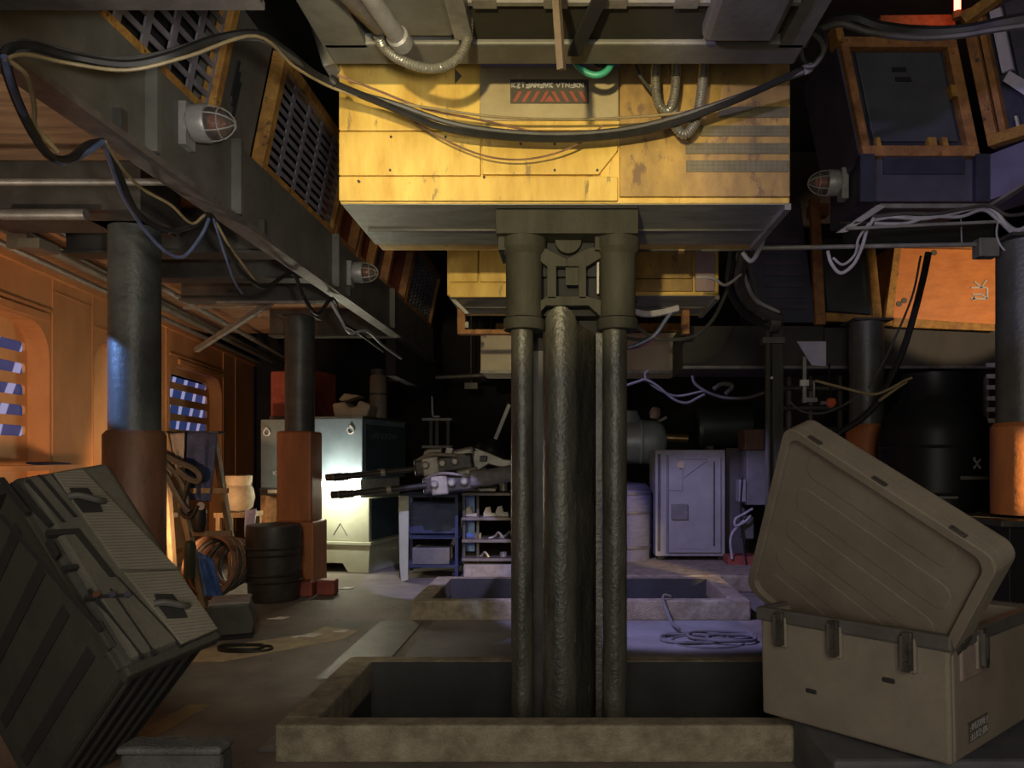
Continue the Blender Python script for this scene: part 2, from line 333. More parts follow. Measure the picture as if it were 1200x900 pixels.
# ------------------------------------------------------------------ the room: floor with two pits, kerbs, walls, roof
fl = MB()
xs = [-8, -1.30, 1.55, 7]; ys = [-5, 3.88, 4.93, 7.13, 8.30, 16]
for i in range(3):
    for j in range(5):
        if i == 1 and j in (1, 3): continue
        fl.add([(xs[i],ys[j],0),(xs[i+1],ys[j],0),(xs[i+1],ys[j+1],0),(xs[i],ys[j+1],0)], [(0,1,2,3)])
fl.struct('floor', floor_m)
for n, (ya, yb) in enumerate(((3.88, 4.93), (7.13, 8.30))):
    pw = MB(); x0, x1, d = -1.30, 1.55, -1.1
    pw.add([(x0,ya,0),(x1,ya,0),(x1,yb,0),(x0,yb,0),(x0,ya,d),(x1,ya,d),(x1,yb,d),(x0,yb,d)],
           [(0,1,5,4),(1,2,6,5),(2,3,7,6),(3,0,4,7),(4,5,6,7)])
    pw.box(x0, x1, yb-0.006, yb, -0.2, 0.186); pw.struct('pit_wall', pit_m)
    k = MB(); h = 0.19; t = 0.125
    for b in ((x0-0.18, x1+0.18, ya-t, ya), (x0-0.18, x1+0.18, yb, yb+t), (x0-0.18, x0, ya, yb), (x1, x1+0.18, ya, yb)):
        k.box(b[0], b[1], b[2], b[3], 0, h)
    o = k.struct('kerb', kerb_m, bevel=0.012)
# tread plates on the floor beside the pit and the walkway slab between the pits
tp = MB()
tp.box(-1.62, -1.49, 3.9, 5.05, 0, 0.012); tp.box(-1.75, -1.35, 5.15, 6.95, 0, 0.010)
tp.thing('tread_plate', tread_m, 'ribbed metal tread strip on the floor along the left kerb of the pit', 'floor plate')
MB().box(-1.25, 1.6, 5.1, 6.95, 0, 0.015).thing('walkway_plate', mat('walkway_metal', (0.24,0.235,0.23), (0.16,0.155,0.15), 0.5, 0.1, 2, 0.1), 'flat grey walkway plate on the floor between the two kerbed pits', 'floor plate')
# yellow painted floor line, then a pool of light painted as a pale patch
fp = MB()
for a, b in (((160,868),(235,826)),):
    p = [P(*a, 1348.5/(a[1]-535)), P(*b, 1348.5/(b[1]-535))]
    dx = V((0.07,0,0)); fp.prism([p[0]-dx+V((0,0,.001)), p[0]+dx+V((0,0,.001)), p[1]+dx+V((0,0,.001)), p[1]-dx+V((0,0,.001))], (0,0,0.002))
tag(fp.struct('floor_paint_and_light', mat('faint_yellow_paint', (0.34,0.27,0.10), (0.20,0.17,0.11), 0.8, 0, 6, 0.1)), None, None); fp = MB()
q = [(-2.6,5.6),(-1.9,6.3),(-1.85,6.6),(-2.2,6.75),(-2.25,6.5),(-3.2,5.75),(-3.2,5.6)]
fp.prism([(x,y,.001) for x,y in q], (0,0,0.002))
tag(fp.struct('floor_paint_and_light', light_patch_m), None, None)

# left wall, running slightly outwards
WA, WD = V((-5.04, 6.6, 0)), V((-0.1396, 0.990, 0)); WN = V((0.990, 0.1396, 0))   # point, direction along, normal to the room
def W(s, z, off=0.0): return WA+WD*s+WN*off+V((0,0,z))
def Ws(Y): return (Y-6.6)/0.990
wins = [(Ws(5.35), Ws(7.38)), (Ws(8.27), Ws(10.07)), (Ws(10.42), Ws(12.66))]
wb = MB()
def wbox(m, s0, s1, z0, z1, o0, o1):
    m.prism([W(s0,z0,o0), W(s1,z0,o0), W(s1,z1,o0), W(s0,z1,o0)], WN*(o1-o0))
Z0, Z1, R = 0.15, 2.86, 0.34
edges = [Ws(2.0)]
for a, b in wins: edges += [a, b]
edges.append(Ws(14.6))
for i in range(0, len(edges), 2): wbox(wb, edges[i], edges[i+1], 0, Z1, -0.28, 0)
wbox(wb, edges[0], edges[-1], Z1, 3.40, -0.28, 0)
for a, b in wins:
    wbox(wb, a, b, 0, Z0, -0.28, 0)
    for s, sg in ((a, 1), (b, -1)):       # rounded upper corners of the recess
        pts = [W(s, Z1, -0.28)] + [W(s+sg*(R-R*math.cos(t)), Z1-R+R*math.sin(t), -0.28) for t in [i*math.pi/16 for i in range(9)]]
        wb.prism(pts, WN*0.28)
wb.struct('wall_left', wall_o)
tr = MB()
for a, b in wins: 
    wbox(tr, a-0.02, b+0.02, 2.98, 3.01, 0, 0.02); wbox(tr, a+0.3, b-0.05, 2.885, 2.955, 0, 0.03)
for s in (wins[0][1]+0.04, wins[1][0]-0.05, wins[2][0]-0.16, wins[2][1]+0.05, wins[2][1]+0.75): wbox(tr, s, s+0.025, 0.2, 3.4, 0, 0.012)
wbox(tr, wins[0][1]+0.04, wins[1][0], 3.2, 3.215, 0, 0.01); wbox(tr, edges[0], edges[-1], 3.33, 3.42, 0, 0.05)
tr.struct('trim_1', wall_o)
MB().prism([W(Ws(5.2),1.42,0), W(Ws(7.6),1.42,0), W(Ws(7.6),1.42,0.22), W(Ws(5.2),1.42,0.22)], (0,0,0.05)).struct('trim_2', wall_o)
for n, (a, b) in enumerate(wins):
    pm = MB(); zs = [(1.75,.105),(1.95,.105),(2.15,.105),(2.36,.105),(2.57,.105)] if n < 2 else [(1.96,.13),(2.19,.13),(2.43,.13),(2.66,.12)]
    s0, s1 = a+0.05, b-0.04 if n < 2 else b-0.12
    if n < 2: s0 = b-0.75 if n == 0 else b-0.55
    cur = Z0
    for z, h in zs:
        wbox(pm, a, b, cur, z, -0.225, -0.20); wbox(pm, a, s0, z, z+h, -0.225, -0.20); wbox(pm, s1, b, z, z+h, -0.225, -0.20); cur = z+h
        for (sx, sg) in ((s0, 1), (s1, -1)):        # round slot ends
            for (zz, sz) in ((z, 1), (z+h, -1)):
                pm.prism([W(sx,zz,-0.225), W(sx+sg*0.035,zz,-0.225), W(sx+sg*0.01,zz+sz*0.01,-0.225), W(sx,zz+sz*0.035,-0.225)], WN*0.025)
    wbox(pm, a, b, cur, Z1, -0.225, -0.20)
    win = pm.struct('window_%d' % (n+1), wall_o2)
    g = MB(); wbox(g, a+0.02, b-0.02, 1.7, 2.75, -0.25, -0.235); g.build('window_pane', pane_e, win)
# dark service zone above the wall, roof, end walls
MB().prism([W(edges[0],3.40,-0.28), W(edges[-1],3.40,-0.28), W(edges[-1],5.4,-0.28), W(edges[0],5.4,-0.28)], WN*0.28).struct('wall_left_upper', roof_m)
MB().box(-9, 7, -5, 16, 5.3, 5.4).struct('ceiling', roof_m)
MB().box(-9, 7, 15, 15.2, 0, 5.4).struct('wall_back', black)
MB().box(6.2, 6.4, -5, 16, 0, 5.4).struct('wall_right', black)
MB().box(-9, 7, -5.2, -5, 0, 5.4).struct('wall_front', black)
MB().box(-7.4, -7.2, -5, 3.2, 0, 5.4).struct('wall_left_near', black)

# ------------------------------------------------------------------ left gallery: deck, girder, joists, conduits
MB().box(-5.6, -2.12, 2.5, 11.5, 3.46, 3.54).struct('gallery_deck', wood)
g = T('gallery_girder', 'long grey steel girder along the edge of the left gallery, cables hooked on it', 'girder', (-2.09, 2.6, 3.0))
MB().box(-2.12, -2.06, 2.55, 11.4, 3.04, 3.50).build('web', girder_m, g)
MB().box(-2.15, -2.02, 2.55, 11.4, 3.0, 3.035).build('lower_flange', flange_m, g)
for y in (3.62, 4.55, 6.5, 8.6):
    MB().box(-2.06, -2.0, y, y+0.035, 3.04, 3.50).build('stiffener', girder_m, g)
for y in (3.36, 4.95, 6.9): MB().box(-2.06, -2.02, y, y+0.05, 3.035, 3.13).build('cable_hook', steel, g)
jl = {4.78:('deepest','box joist on top of the nearest left pillar'), 5.7:(0,'first dark joist under the gallery behind the nearest pillar'), 6.5:(0,'second dark joist under the gallery behind the nearest pillar'), 7.4:(0,'third dark joist under the gallery, with a thin pipe below it'), 9.6:(0,'dark joist under the gallery beyond the second left pillar')}
for y, (k, l) in jl.items():
    m = MB()
    if k: m.box(-3.95, -2.75, y, y+0.5, 3.14, 3.45)
    else: m.box(-3.85, -2.13, y, y+0.09, 3.12, 3.46); 
    if not k: m.box(-3.85, -2.13, y-0.05, y+0.14, 3.10, 3.12)
    m.thing('joist', steel, l, 'joist', 'joists under the left gallery')
def pipe(name, pts, r, m, label, cat='pipe', group=None, sm=0, n=10):
    return MB().tube(pts, r, n, sm).thing(name, m, label, cat, group, smooth=True)
pipe('steel_pipe', [(-4.4,4.19,3.10), (-2.16,4.19,3.10)], 0.02, pipe_m, 'bare horizontal pipe crossing just in front of the nearest left pillar')
pipe('steel_pipe', [(-3.6,4.72,3.09), (-3.06,4.72,3.09)], 0.036, pipe_m, 'short fat pale pipe clamped under the box joist by the nearest pillar')
pipe('steel_pipe', [(-3.4,7.2,3.05), (-2.15,7.2,3.05)], 0.018, pipe_m, 'thin pale pipe crossing under the gallery beside the second pillar')
for i, (off, z, r, mm, l) in enumerate(((0.98, 3.30, 0.035, pipe_m, 'conduit run nearest the girder along the top of the orange wall'), (0.78, 3.27, 0.022, steel, 'thin dark conduit along the top of the orange wall'), (0.55, 3.33, 0.045, girder_m, 'thick grey conduit along the top of the orange wall'), (0.32, 3.30, 0.03, pipe_m, 'conduit tight against the top of the orange wall'))):
    pipe('conduit', [W(-2.6,z,off), W(7.2,z,off)], r, mm, l, 'conduit', 'conduits over the orange wall')
MB().beam(P(230,410,8.3), P(318,354,7.45), 0.05, 0.05).thing('diagonal_brace', pipe_m, 'pale diagonal brace hanging under the gallery left of the second pillar', 'brace')
MB().beam(P(215,361,8.1), P(305,357,8.1), 0.03, 0.03).thing('cross_rod', pipe_m, 'pale horizontal rod above the diagonal brace under the gallery', 'rod')
for k, (u, v, Y) in enumerate(((30,290,5.4),)):
    p = P(u, v, Y); MB().box(p.x-0.06, p.x+0.1, Y, Y+0.2, p.z, p.z+0.07).box(p.x-0.2, p.x-0.05, Y+0.08, Y+0.12, p.z+0.02, 3.29).box(p.x-0.4, p.x-0.05, Y+0.08, Y+0.12, 3.26, 3.29).thing('junction_box', tan_m if k == 0 else steel, ['small pale junction box among the wall conduits', 'small dark junction box among the wall conduits'][k], 'box')
# near cross beam along the very top of the frame
nb = T('roof_beam', 'grey beam along the top left edge of the view, in front of the tilted grilles', 'beam', (-1.8, 2.55, 3.10))
MB().box(-2.5, -1.06, 2.5, 2.58, 3.125, 3.40).build('web', girder_m, nb); MB().box(-2.5, -1.06, 2.47, 2.60, 3.113, 3.14).build('flange', flange_m, nb)

# ------------------------------------------------------------------ pillars
def pillar(x, y, top, z1, z0, label, square=False, base=None, r=0.165, sleeve_m=sleeve_m):
    t = T('steel_pillar', label, 'pillar', (x, y, 0), 'pillars along the hall')
    MB().lathe([(r, z1), (r, top)], (x,y,0), n=32).build('shaft', pillar_m, t, smooth=True)
    MB().box(x-r*1.15, x+r*1.15, y-r*1.15, y+r*1.15, top, top+0.02).build('head_plate', steel, t)
    if square: MB().box(x-0.20, x+0.20, y-0.2, y+0.2, z0, z1+0.02).build('lower_sleeve', sleeve_m, t, bevel=0.03)
    else: MB().lathe([(r*1.05, z1+0.03), (r*1.2, z1), (r*1.2, z0)], (x,y,0), n=32).build('lower_sleeve', sleeve_m, t, smooth=True)
    if base: MB().box(x-base, x+base, y-base, y+base, 0, z0+0.01).build('base_block', sleeve_m if square else steel, t, bevel=0.02)
    return t
pillar(-3.03, 5.20, 3.14, 1.70, 0.25, 'nearest left steel pillar, behind the big dark crate, with a dull orange sleeve', base=0.24)
pillar(-3.10, 8.60, 3.16, 1.82, 0.80, 'second left steel pillar with a square orange lower casing behind the dark barrel', True, 0.24, sleeve_m=sleeve_lit)
pillar(3.105, 5.05, 3.0, 1.75, 1.16, 'right steel pillar at the frame edge with a brightly lit orange sleeve', r=0.17, sleeve_m=sleeve_lit)
pillar(2.98, 7.40, 2.88, 1.84, 0.4, 'steel pillar with an orange sleeve standing behind the tan case lid', base=0.24, sleeve_m=sleeve_lit)
for (bx, by) in ((-2.92, 8.28), (-2.70, 8.36)): 
    MB().box(bx-0.10, bx+0.10, by-0.09, by+0.09, 0, 0.17).thing('red_block', red_m, 'small red block on the floor %s of the second left pillar' % ('in front' if bx < -2.8 else 'at the right foot'), 'block', bevel=0.02)

# ------------------------------------------------------------------ leaning bays over the left girder
LE = V((0.163, 0, 0.787)).normalized()     # lean direction: up and towards the aisle
def bay(name, label, y0, y1, fr, face, grid=None, x=-2.10, z=3.50, h=0.82, depth=0.5, side=1, bars=True, fin=0):
    M = frame((x, y0, z), (0,1,0), (LE.x*side, 0, LE.z))      # local x along the hall, z up the lean, y out of the aisle / into the bay
    s = 1 if (M.to_3x3() @ V((0,1,0))).x*side < 0 else -1
    t = T(name, label, 'equipment bay', (x, (y0+y1)/2, z), 'leaning equipment bays over the left girder' if side == 1 else 'leaning equipment bays on the right')
    L = y1-y0
    def bx(a, b, c, d, e, f, m=None): m = m or MB(M); return m.box(a, b, min(c*s,d*s), max(c*s,d*s), e, f)
    bx(0.0, L, 0.16 if grid else 0.07, depth, 0, h).build('body', face, t)
    if bars:
        for nm, (a, b, e, f) in (('frame_bar', (0,L,-0.02,0.065)), ('frame_bar', (0,L,h-0.065,h)), ('frame_bar', (0,0.08,0.065,h-0.065)), ('frame_bar', (L-0.07,L,0.065,h-0.065))):
            bx(a, b, -0.02, 0.07, e, f).build(nm, fr, t, bevel=0.006)
    if grid:
        nx, nz = grid; g = MB(M); gx, gz = (L-0.12)/nx, (h-0.12)/nz
        for i in range(nx+1): bx(0.06+i*gx-0.024, 0.06+i*gx+0.024, 0.018, 0.03, 0.06, h-0.06, g)
        for i in range(nz+1): bx(0.06, L-0.06, 0.019, 0.029, 0.06+i*gz-0.015, 0.06+i*gz+0.015, g)
        g.build('grille', grille_m, t)
    return t, M, bx
bay('tilted_grille_bay', 'dark slotted grille in a worn yellow frame, at the top left of the view', 2.75, 4.40, rust_y, void_m, (7, 8))
t, M, bx = bay('blank_bay', 'plain grey bay with two short slots between the two yellow framed grilles', 4.42, 5.03, steel, girder_m, None, bars=False)
for i in range(3):
    bx(0.22+0.03*i, 0.235+0.03*i, 0.055, 0.075, 0.30-0.05*i, 0.52-0.05*i).build('slot', void_m, t)
bay('tilted_grille_bay', 'dark slotted grille in a worn yellow frame against the left end of the yellow hull', 5.05, 6.62, rust_y, void_m, (5, 11))
for j, (a, b) in enumerate(((6.64, 7.3), (7.32, 7.95))):
    bay('tilted_red_bay', ['dull red bay panel lit violet, right of the second grille', 'second dull red bay panel, just above the second caged lamp'][j], a, b, rust_o, red_m)
bay('tilted_dark_bay', 'narrow dark bay between the red panels and the far grille', 7.97, 8.48, steel, violet, bars=False)
bay('tilted_red_bay', 'far red bay panel beside the far brown framed grille', 8.5, 9.48, rust_o, red_m)
bay('tilted_grille_bay', 'far fine black grille in a brown frame, left of the far yellow hull', 9.5, 11.3, rust_o, void_m, (9, 14), x=-2.10)
# girder skirt beyond
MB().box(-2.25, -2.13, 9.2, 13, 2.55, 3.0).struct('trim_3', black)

# ------------------------------------------------------------------ caged lamps
def caged_lamp(loc, d, label):
    x, y, z = loc; t = T('caged_lamp', label, 'lamp', loc, 'caged bulkhead lamps')
    ax = V(d)
    MB().box(x-0.04 if d[0] > 0 else x-0.01, x+0.01 if d[0] > 0 else x+0.04, y-0.05, y+0.05, z-0.13, z+0.10).build('bracket', lamp_metal, t)
    MB().lathe([(0.06,0.0),(0.065,0.02),(0.095,0.03),(0.10,0.10),(0.092,0.115)], loc, ax, 24).build('housing', lamp_metal, t, smooth=True)
    dome = [(0.082*math.cos(a), 0.115+0.125*math.sin(a)) for a in [i*math.pi/2/8 for i in range(9)]]
    MB().lathe(dome, loc, ax, 20).build('dome', lamp_glass, t, smooth=True)
    MB().lathe([(0.0,0.09),(0.03,0.10),(0.04,0.14),(0.03,0.18),(0.0,0.2)], loc, ax, 12).build('bulb', bulb_m, t, smooth=True)
    c = MB(); a = ax.orthogonal().normalized(); b = ax.cross(a)
    for k in range(3):
        r = a*math.cos(k*math.pi/3)+b*math.sin(k*math.pi/3)
        c.tube([V(loc)+ax*(0.11+0.14*math.sin(q))+r*(0.09*math.cos(q)) for q in [i*math.pi/10 for i in range(11)]], 0.004, 6, 0)
    c.tube([V(loc)+ax*0.18+(a*math.cos(q)+b*math.sin(q))*0.078 for q in [i*math.pi/10 for i in range(21)]], 0.004, 6, 0)
    c.build('cage', lamp_metal, t, smooth=True)
    return t
caged_lamp((-2.03, 3.98, 3.335), (1,0,0), 'caged lamp on the left girder below the first yellow framed grille')
caged_lamp((-2.03, 6.98, 3.28), (1,0,0), 'small caged lamp on the left girder below the red panels')

# ------------------------------------------------------------------ overhead platform (dark, top centre)
t = T('overhead_platform', 'dark overhead platform seen from below, across the top centre', 'platform', (0, 2.4, 3.45))
MB().box(-1.13, 1.10, 1.2, 3.57, 3.50, 3.95).build('deck', roof_m, t)
MB().box(-1.13, 1.10, 3.42, 3.60, 3.45, 3.52).build('edge_beam', girder_m, t, bevel=0.01)
MB().prism([(-1.13,1.2,3.45),(-0.93,1.2,3.45),(-0.93,3.45,3.45),(-1.13,3.45,3.45)], (0,0,0.06)).build('side_beam', girder_m, t)
MB().prism([(0.98,1.2,3.45),(1.10,1.2,3.45),(1.10,3.45,3.45),(0.98,3.45,3.45)], (0,0,0.06)).build('side_beam', girder_m, t)
MB().box(-0.42, 0.62, 3.14, 3.44, 3.472, 3.50).build('underside_panel', mat('platform_dark', (0.04,0.038,0.03), (0.028,0.027,0.022), 0.7, 0, 3, 0.1, spec=0.2), t)
m = MB().box(-0.42, 0.98, 3.115, 3.14, 3.455, 3.50)
for x in (-0.40, -0.1, 0.15, 0.45, 0.8): m.box(x, x+0.1, 3.09, 3.15, 3.45, 3.47)
m.build('panel_edge', pipe_m, t)
for x in (-0.08, 0.07, 0.3): MB().lathe([(0.0,0),(0.018,0.0),(0.018,0.03)], (x,3.02,3.46), n=10).build('bolt', flange_m, t, smooth=True)
MB().box(-0.86, -0.50, 2.6, 3.36, 3.44, 3.50).build('pale_cover', girder_m, t, bevel=0.03, label='pale rounded cover plate')
MB().box(0.60, 0.93, 2.6, 3.33, 3.40, 3.50).build('grey_cover', girder_m, t, bevel=0.03, label='grey rounded cover box')
MB().lathe([(0.05,-0.9),(0.05,0.0),(0.042,0.01)], (-0.80,3.17,3.40), (0.35,1,0), 14).build('duct', flange_m, t, smooth=True)
MB().lathe([(0.04,-0.9),(0.04,0.0),(0.05,0.01),(0.05,0.07)], (-0.74,3.2,3.37), (0.2,1,-0.06), 14).build('duct', pipe_m, t, smooth=True)
MB().prism([(-0.5,1.5,3.40),(-0.44,1.5,3.40),(-0.42,3.3,3.40),(-0.5,3.3,3.40)], (0,0,0.1)).build('rib', pipe_m, t)
MB().prism([P(665,66,3.42), P(680,66,3.42), P(712,0,3.05), P(695,0,3.05)], (0,0,0.02)).build('black_strap', void_m, t)
def flex(pts, r, label, cat='hose', group=None, rib=0.012):
    return MB().tube(pts, r, 12, 6, rib).thing('flex_hose', flex_m, label, cat, group, smooth=60)
flex([P(443,42,3.25), P(452,58,3.3), P(478,74,3.3), P(512,80,3.3), P(538,66,3.3), P(549,36,3.28), P(545,-15,3.2)], 0.023, 'ribbed metal hose looping below the overhead platform, left of centre')
flex([P(770,58,3.9), P(768,95,3.9), P(772,122,3.9), P(784,129,3.9), P(791,105,3.9), P(793,58,3.9)], 0.025, 'short ribbed metal hose bent in a tight loop in front of the yellow hull', group='ribbed hoses on the hull')
flex([P(826,58,3.92), P(823,100,3.92), P(816,140,3.92), P(803,157,3.92), P(791,146,3.92), P(788,120,3.97)], 0.028, 'longer ribbed metal hose hanging right of the tight loop on the yellow hull', group='ribbed hoses on the hull')
hr = MB().beam(P(651,-20,2.9), P(658,82,2.95), 0.028, 0.028); hr.thing('hanging_rod', mat('brown_rod', (0.16,0.115,0.07), (0.09,0.065,0.042), 0.6, 0, 6, 0.1), 'square brown rod hanging down from the overhead platform over the hull', 'rod')
pipe('green_loop_cable', [P(668,62,3.65), P(680,80,3.65), P(697,88,3.65), P(712,82,3.65), P(722,62,3.65)], 0.016, cable_n, 'green cable loop hanging below the overhead platform', 'cable', sm=6)
pipe('black_loop_cable', [P(690,62,3.68), P(700,76,3.68), P(712,74,3.68), P(724,62,3.68)], 0.014, cable_k, 'black cable loop beside the green one below the platform', 'cable', sm=6)
pipe('thin_hull_cable', [P(740,58,3.8), P(748,85,3.85), P(762,105,3.9), P(772,118,3.92)], 0.009, cable_g, 'thin grey cable curving down left of the ribbed hoses', 'cable', sm=6)

MB().prism([P(352,-10,3.9), P(366,-10,3.9), P(394,74,4.0), P(378,78,4.0)], (0,0.35,0)).thing('grey_end_panel', pipe_m, 'grey panel hanging between the upper left grille and the overhead platform', 'panel', bevel=0.01)
# ------------------------------------------------------------------ yellow hulls over the pits
def hull(Y, x0, x1, zb, zt, label, rear=False):
    t = T('yellow_hull', label, 'hull', ((x0+x1)/2, Y, zb), 'yellow hulls hung over the hall')
    D = 0.95
    MB().prism([(x0,Y+0.02,zb),(x1,Y+0.02,zb),(x1,Y+0.02,zt),(x0,Y+0.02,zt)], (0,D,0)).build('body', hull_y, t, bevel=0.012)
    MB().prism([(x0+0.01,Y+0.03,zb-0.004),(x1-0.01,Y+0.03,zb-0.004),(x1-0.02,Y+D*0.75,zb-0.03),(x0+0.02,Y+D*0.75,zb-0.03)], (0,0,0.03)).build('underside', hull_u, t)
    MB().box(x0+0.05, x1-0.05, Y+0.42, Y+0.43, zb-0.032, zb-0.01).build('underside_seam', steel, t)
    MB().prism([(x1-0.03,Y+0.02,zb-0.035),(x1+0.005,Y+0.02,zb-0.035),(x1-0.01,Y+0.75,zb-0.06),(x1-0.05,Y+0.75,zb-0.06)], (0,0,0.035)).build('edge_rail', pipe_m, t)
    return t
def plate(t, u0, u1, v0, v1, Y, m, d=0.03, cut=None, label=None):
    a, b = P(u0,v1,Y), P(u1,v0,Y)
    pts = [a, V((b.x,Y,a.z)), b, V((a.x,Y,b.z))]
    if cut: pts = [a, P(u1-cut*0.8,v1,Y), P(u1,v1-cut,Y), b, V((a.x,Y,b.z))]
    return MB().prism(pts, (0,d,0)).build('hull_plate', m, t, bevel=0.006, label=label)
HY = 4.10
t = hull(HY, -1.265, 1.236, 2.955, 4.2, 'long dented yellow hull hung low over the near pit, on top of the central column')
plate(t, 397, 563, 40, 152.5, HY-0.012, hull_y)
plate(t, 397, 563, 154, 205, HY-0.015, hull_y)
plate(t, 565, 724, 154, 204, HY-0.012, hull_y, cut=28)
plate(t, 397, 724, 206.5, 235, HY-0.006, hull_y)
plate(t, 726, 926, 50, 230, HY-0.008, hull_b, label='browner rust-stained plate')
plate(t, 562, 725, 78, 141, HY-0.024, hull_g, label='faded beige plate')
plate(t, 560, 726, 141, 152, HY-0.014, hull_y)
plate(t, 563, 727, 40, 79, HY-0.018, mat('lilac_light_band', (0.42,0.36,0.62), (0.30,0.26,0.46), 0.6, 0, 4, 0), label='band coloured lilac for the purple light on the hull top')  # purple light on the hull top, put into this plate's colour
for (u0, v0, v1) in ((842,125.5,138), (821,147.5,160), (803.5,168,180.5), (804,188.5,201.5)):
    a, b = P(u0, v1, HY-0.01), P(924, v0, HY-0.01)
    MB().box(a.x, b.x, HY-0.016, HY+0.0, a.z, b.z).build('vent_grille', mesh_m, t)
m = MB()
for (u, v) in ((458,160),(522,160),(457,199),(567,207),(650,199),(610,168),(420,212),(700,199),(650,168)): m.lathe([(0,0),(0.007,0),(0.007,0.012)], P(u,v,HY-0.022), (0,1,0), 8)
m.build('rivet', steel, t)
m = MB(); m.prism([P(533,80,HY-0.016), P(541,89,HY-0.016), P(533,98,HY-0.016)], (0,0.004,0)); m.build('triangle_mark', sign_k, t)
sg = MB().fb(598, 690, 93, 121, HY-0.03, 0.008).build('warning_placard', sign_k, t)
m = MB(); glyphs(m, P(600,102.5,HY-0.032), (1,0,0), (0,0,1), 9, 0.0196, 0.026, 0.008, 3); m2 = glyphs(MB(), P(652,102.5,HY-0.032), (1,0,0), (0,0,1), 6, 0.0196, 0.024, 0.005, 5)
m.build('placard_lettering', mark_w, sg); m2.build('placard_lettering', mark_w, sg)
m = MB()
for i in range(4):
    u = 601+i*10.5; m.prism([P(u,119,HY-0.032), P(u+4,119,HY-0.032), P(u+11,107,HY-0.032), P(u+7,107,HY-0.032)], (0,0.004,0))
    u = 646+i*10.5; m.prism([P(u+7,119,HY-0.032), P(u+11,119,HY-0.032), P(u+4,107,HY-0.032), P(u,107,HY-0.032)], (0,0.004,0))
m.prism([P(638,119,HY-0.032), P(650,119,HY-0.032), P(644,111,HY-0.032)], (0,0.004,0))
m.build('placard_chevrons', sign_r, sg)
t2 = hull(6.45, -1.05, 1.32, 2.955, 4.2, 'second yellow hull, seen behind the top of the central column')
plate(t2, 526, 560, 270, 330, 6.43, hull_y); plate(t2, 562, 600, 270, 330, 6.43, hull_y); plate(t2, 527, 600, 332, 348, 6.435, hull_y)
plate(t2, 735, 812, 270, 326, 6.43, hull_b); plate(t2, 735, 812, 327, 341, 6.435, hull_b)
plate(t2, 815, 838, 290, 341, 6.42, mat('pink_grey_end', (0.42,0.30,0.32), (0.3,0.2,0.22), 0.6, 0, 4, 0.1), label='pinkish grey end plate')
t3 = T('pale_hull', 'far pale beige hull with a wooden rail above it, beyond the violet cables', 'hull', (0.6, 9.4, 2.62))
MB().prism([(-1.1,9.4,2.62),(1.42,9.4,2.62),(1.46,9.4,3.12),(-1.1,9.4,3.12)], (0,0.8,0)).build('body', mat('pale_hull', (0.66,0.58,0.44), (0.52,0.45,0.34), 0.6, 0, 3, 0.1), t3, bevel=0.01)
for x in (-0.8, 1.2): MB().box(x-0.03, x+0.03, 9.6, 9.66, 3.1, 5.3).build('hanger', steel, t3)
MB().box(-1.1, 1.44, 9.36, 9.4, 2.60, 2.635).build('bottom_rail', pipe_m, t3)
MB().box(-0.9, 1.5, 9.3, 9.42, 3.13, 3.22).build('top_rail', rust_y, t3)
wf = T('rust_bracket', 'rust brown bracket hanging under the left end of the second yellow hull', 'bracket', P(540,390,6.9))
MB().fb(536, 545, 360, 391, 6.9, 0.1).build('post', rust_o, wf); MB().fb(540, 600, 386, 391, 6.88, 0.1).build('rail', rust_o, wf); MB().fb(545,549,377,384,6.9,0.06).build('bolt', pipe_m, wf)
MB().prism([P(527,350,6.6), P(533,350,6.6), P(550,367,6.6), P(546,368,6.6)], (0,0.05,0)).build('pale_strut', pipe_m, wf)
MB().fb(800, 808, 360, 391, 7.0, 0.1).thing('rust_post', rust_o, 'short rust post under the right end of the second yellow hull', 'post')

# ------------------------------------------------------------------ central column
c = T('central_column', 'massive grey column of three shafts standing in the near pit and carrying the yellow hull', 'column', (0.015, 4.4, -1.1))
def cyl(u, r, Y, z0, z1, name, m, n=32, lab=None):
    x = P(u, 0, Y).x; return MB().lathe([(r,z0),(r,z1)], (x,Y,0), n=n).build(name, m, c, smooth=True, bevel=0, label=lab)
MB().box(-0.402, 0.396, 4.14, 4.72, 2.795, 2.93).build('cap_plate', colm, c, bevel=0.006)
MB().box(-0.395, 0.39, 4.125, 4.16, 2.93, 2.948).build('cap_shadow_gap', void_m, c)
for u in (614, 723.5):
    x = P(u, 0, 4.27).x
    MB().lathe([(0.105,2.70),(0.128,2.735),(0.128,2.80)], (x,4.27,0), n=32).build('flange', colm, c, smooth=30)
    cyl(u, 0.104, 4.27, 2.345, 2.72, 'upper_sleeve', colm)
    MB().lathe([(0.112,2.272),(0.118,2.276),(0.118,2.335),(0.112,2.34)], (x,4.27,0), n=32).build('collar', colm, c, smooth=30)
    cyl(u-2 if u < 650 else u-3, 0.064 if u < 650 else 0.070, 4.27, -1.05, 2.345, 'side_shaft', colm2, lab='scuffed lower shaft')
MB().box(P(585,0,4.25).x, P(632,0,4.25).x, 4.2, 4.5, 2.72, 2.80).build('side_pad', colm, c)
MB().box(P(697,0,4.25).x, P(744,0,4.25).x, 4.2, 4.5, 2.72, 2.80).build('side_pad', colm, c)
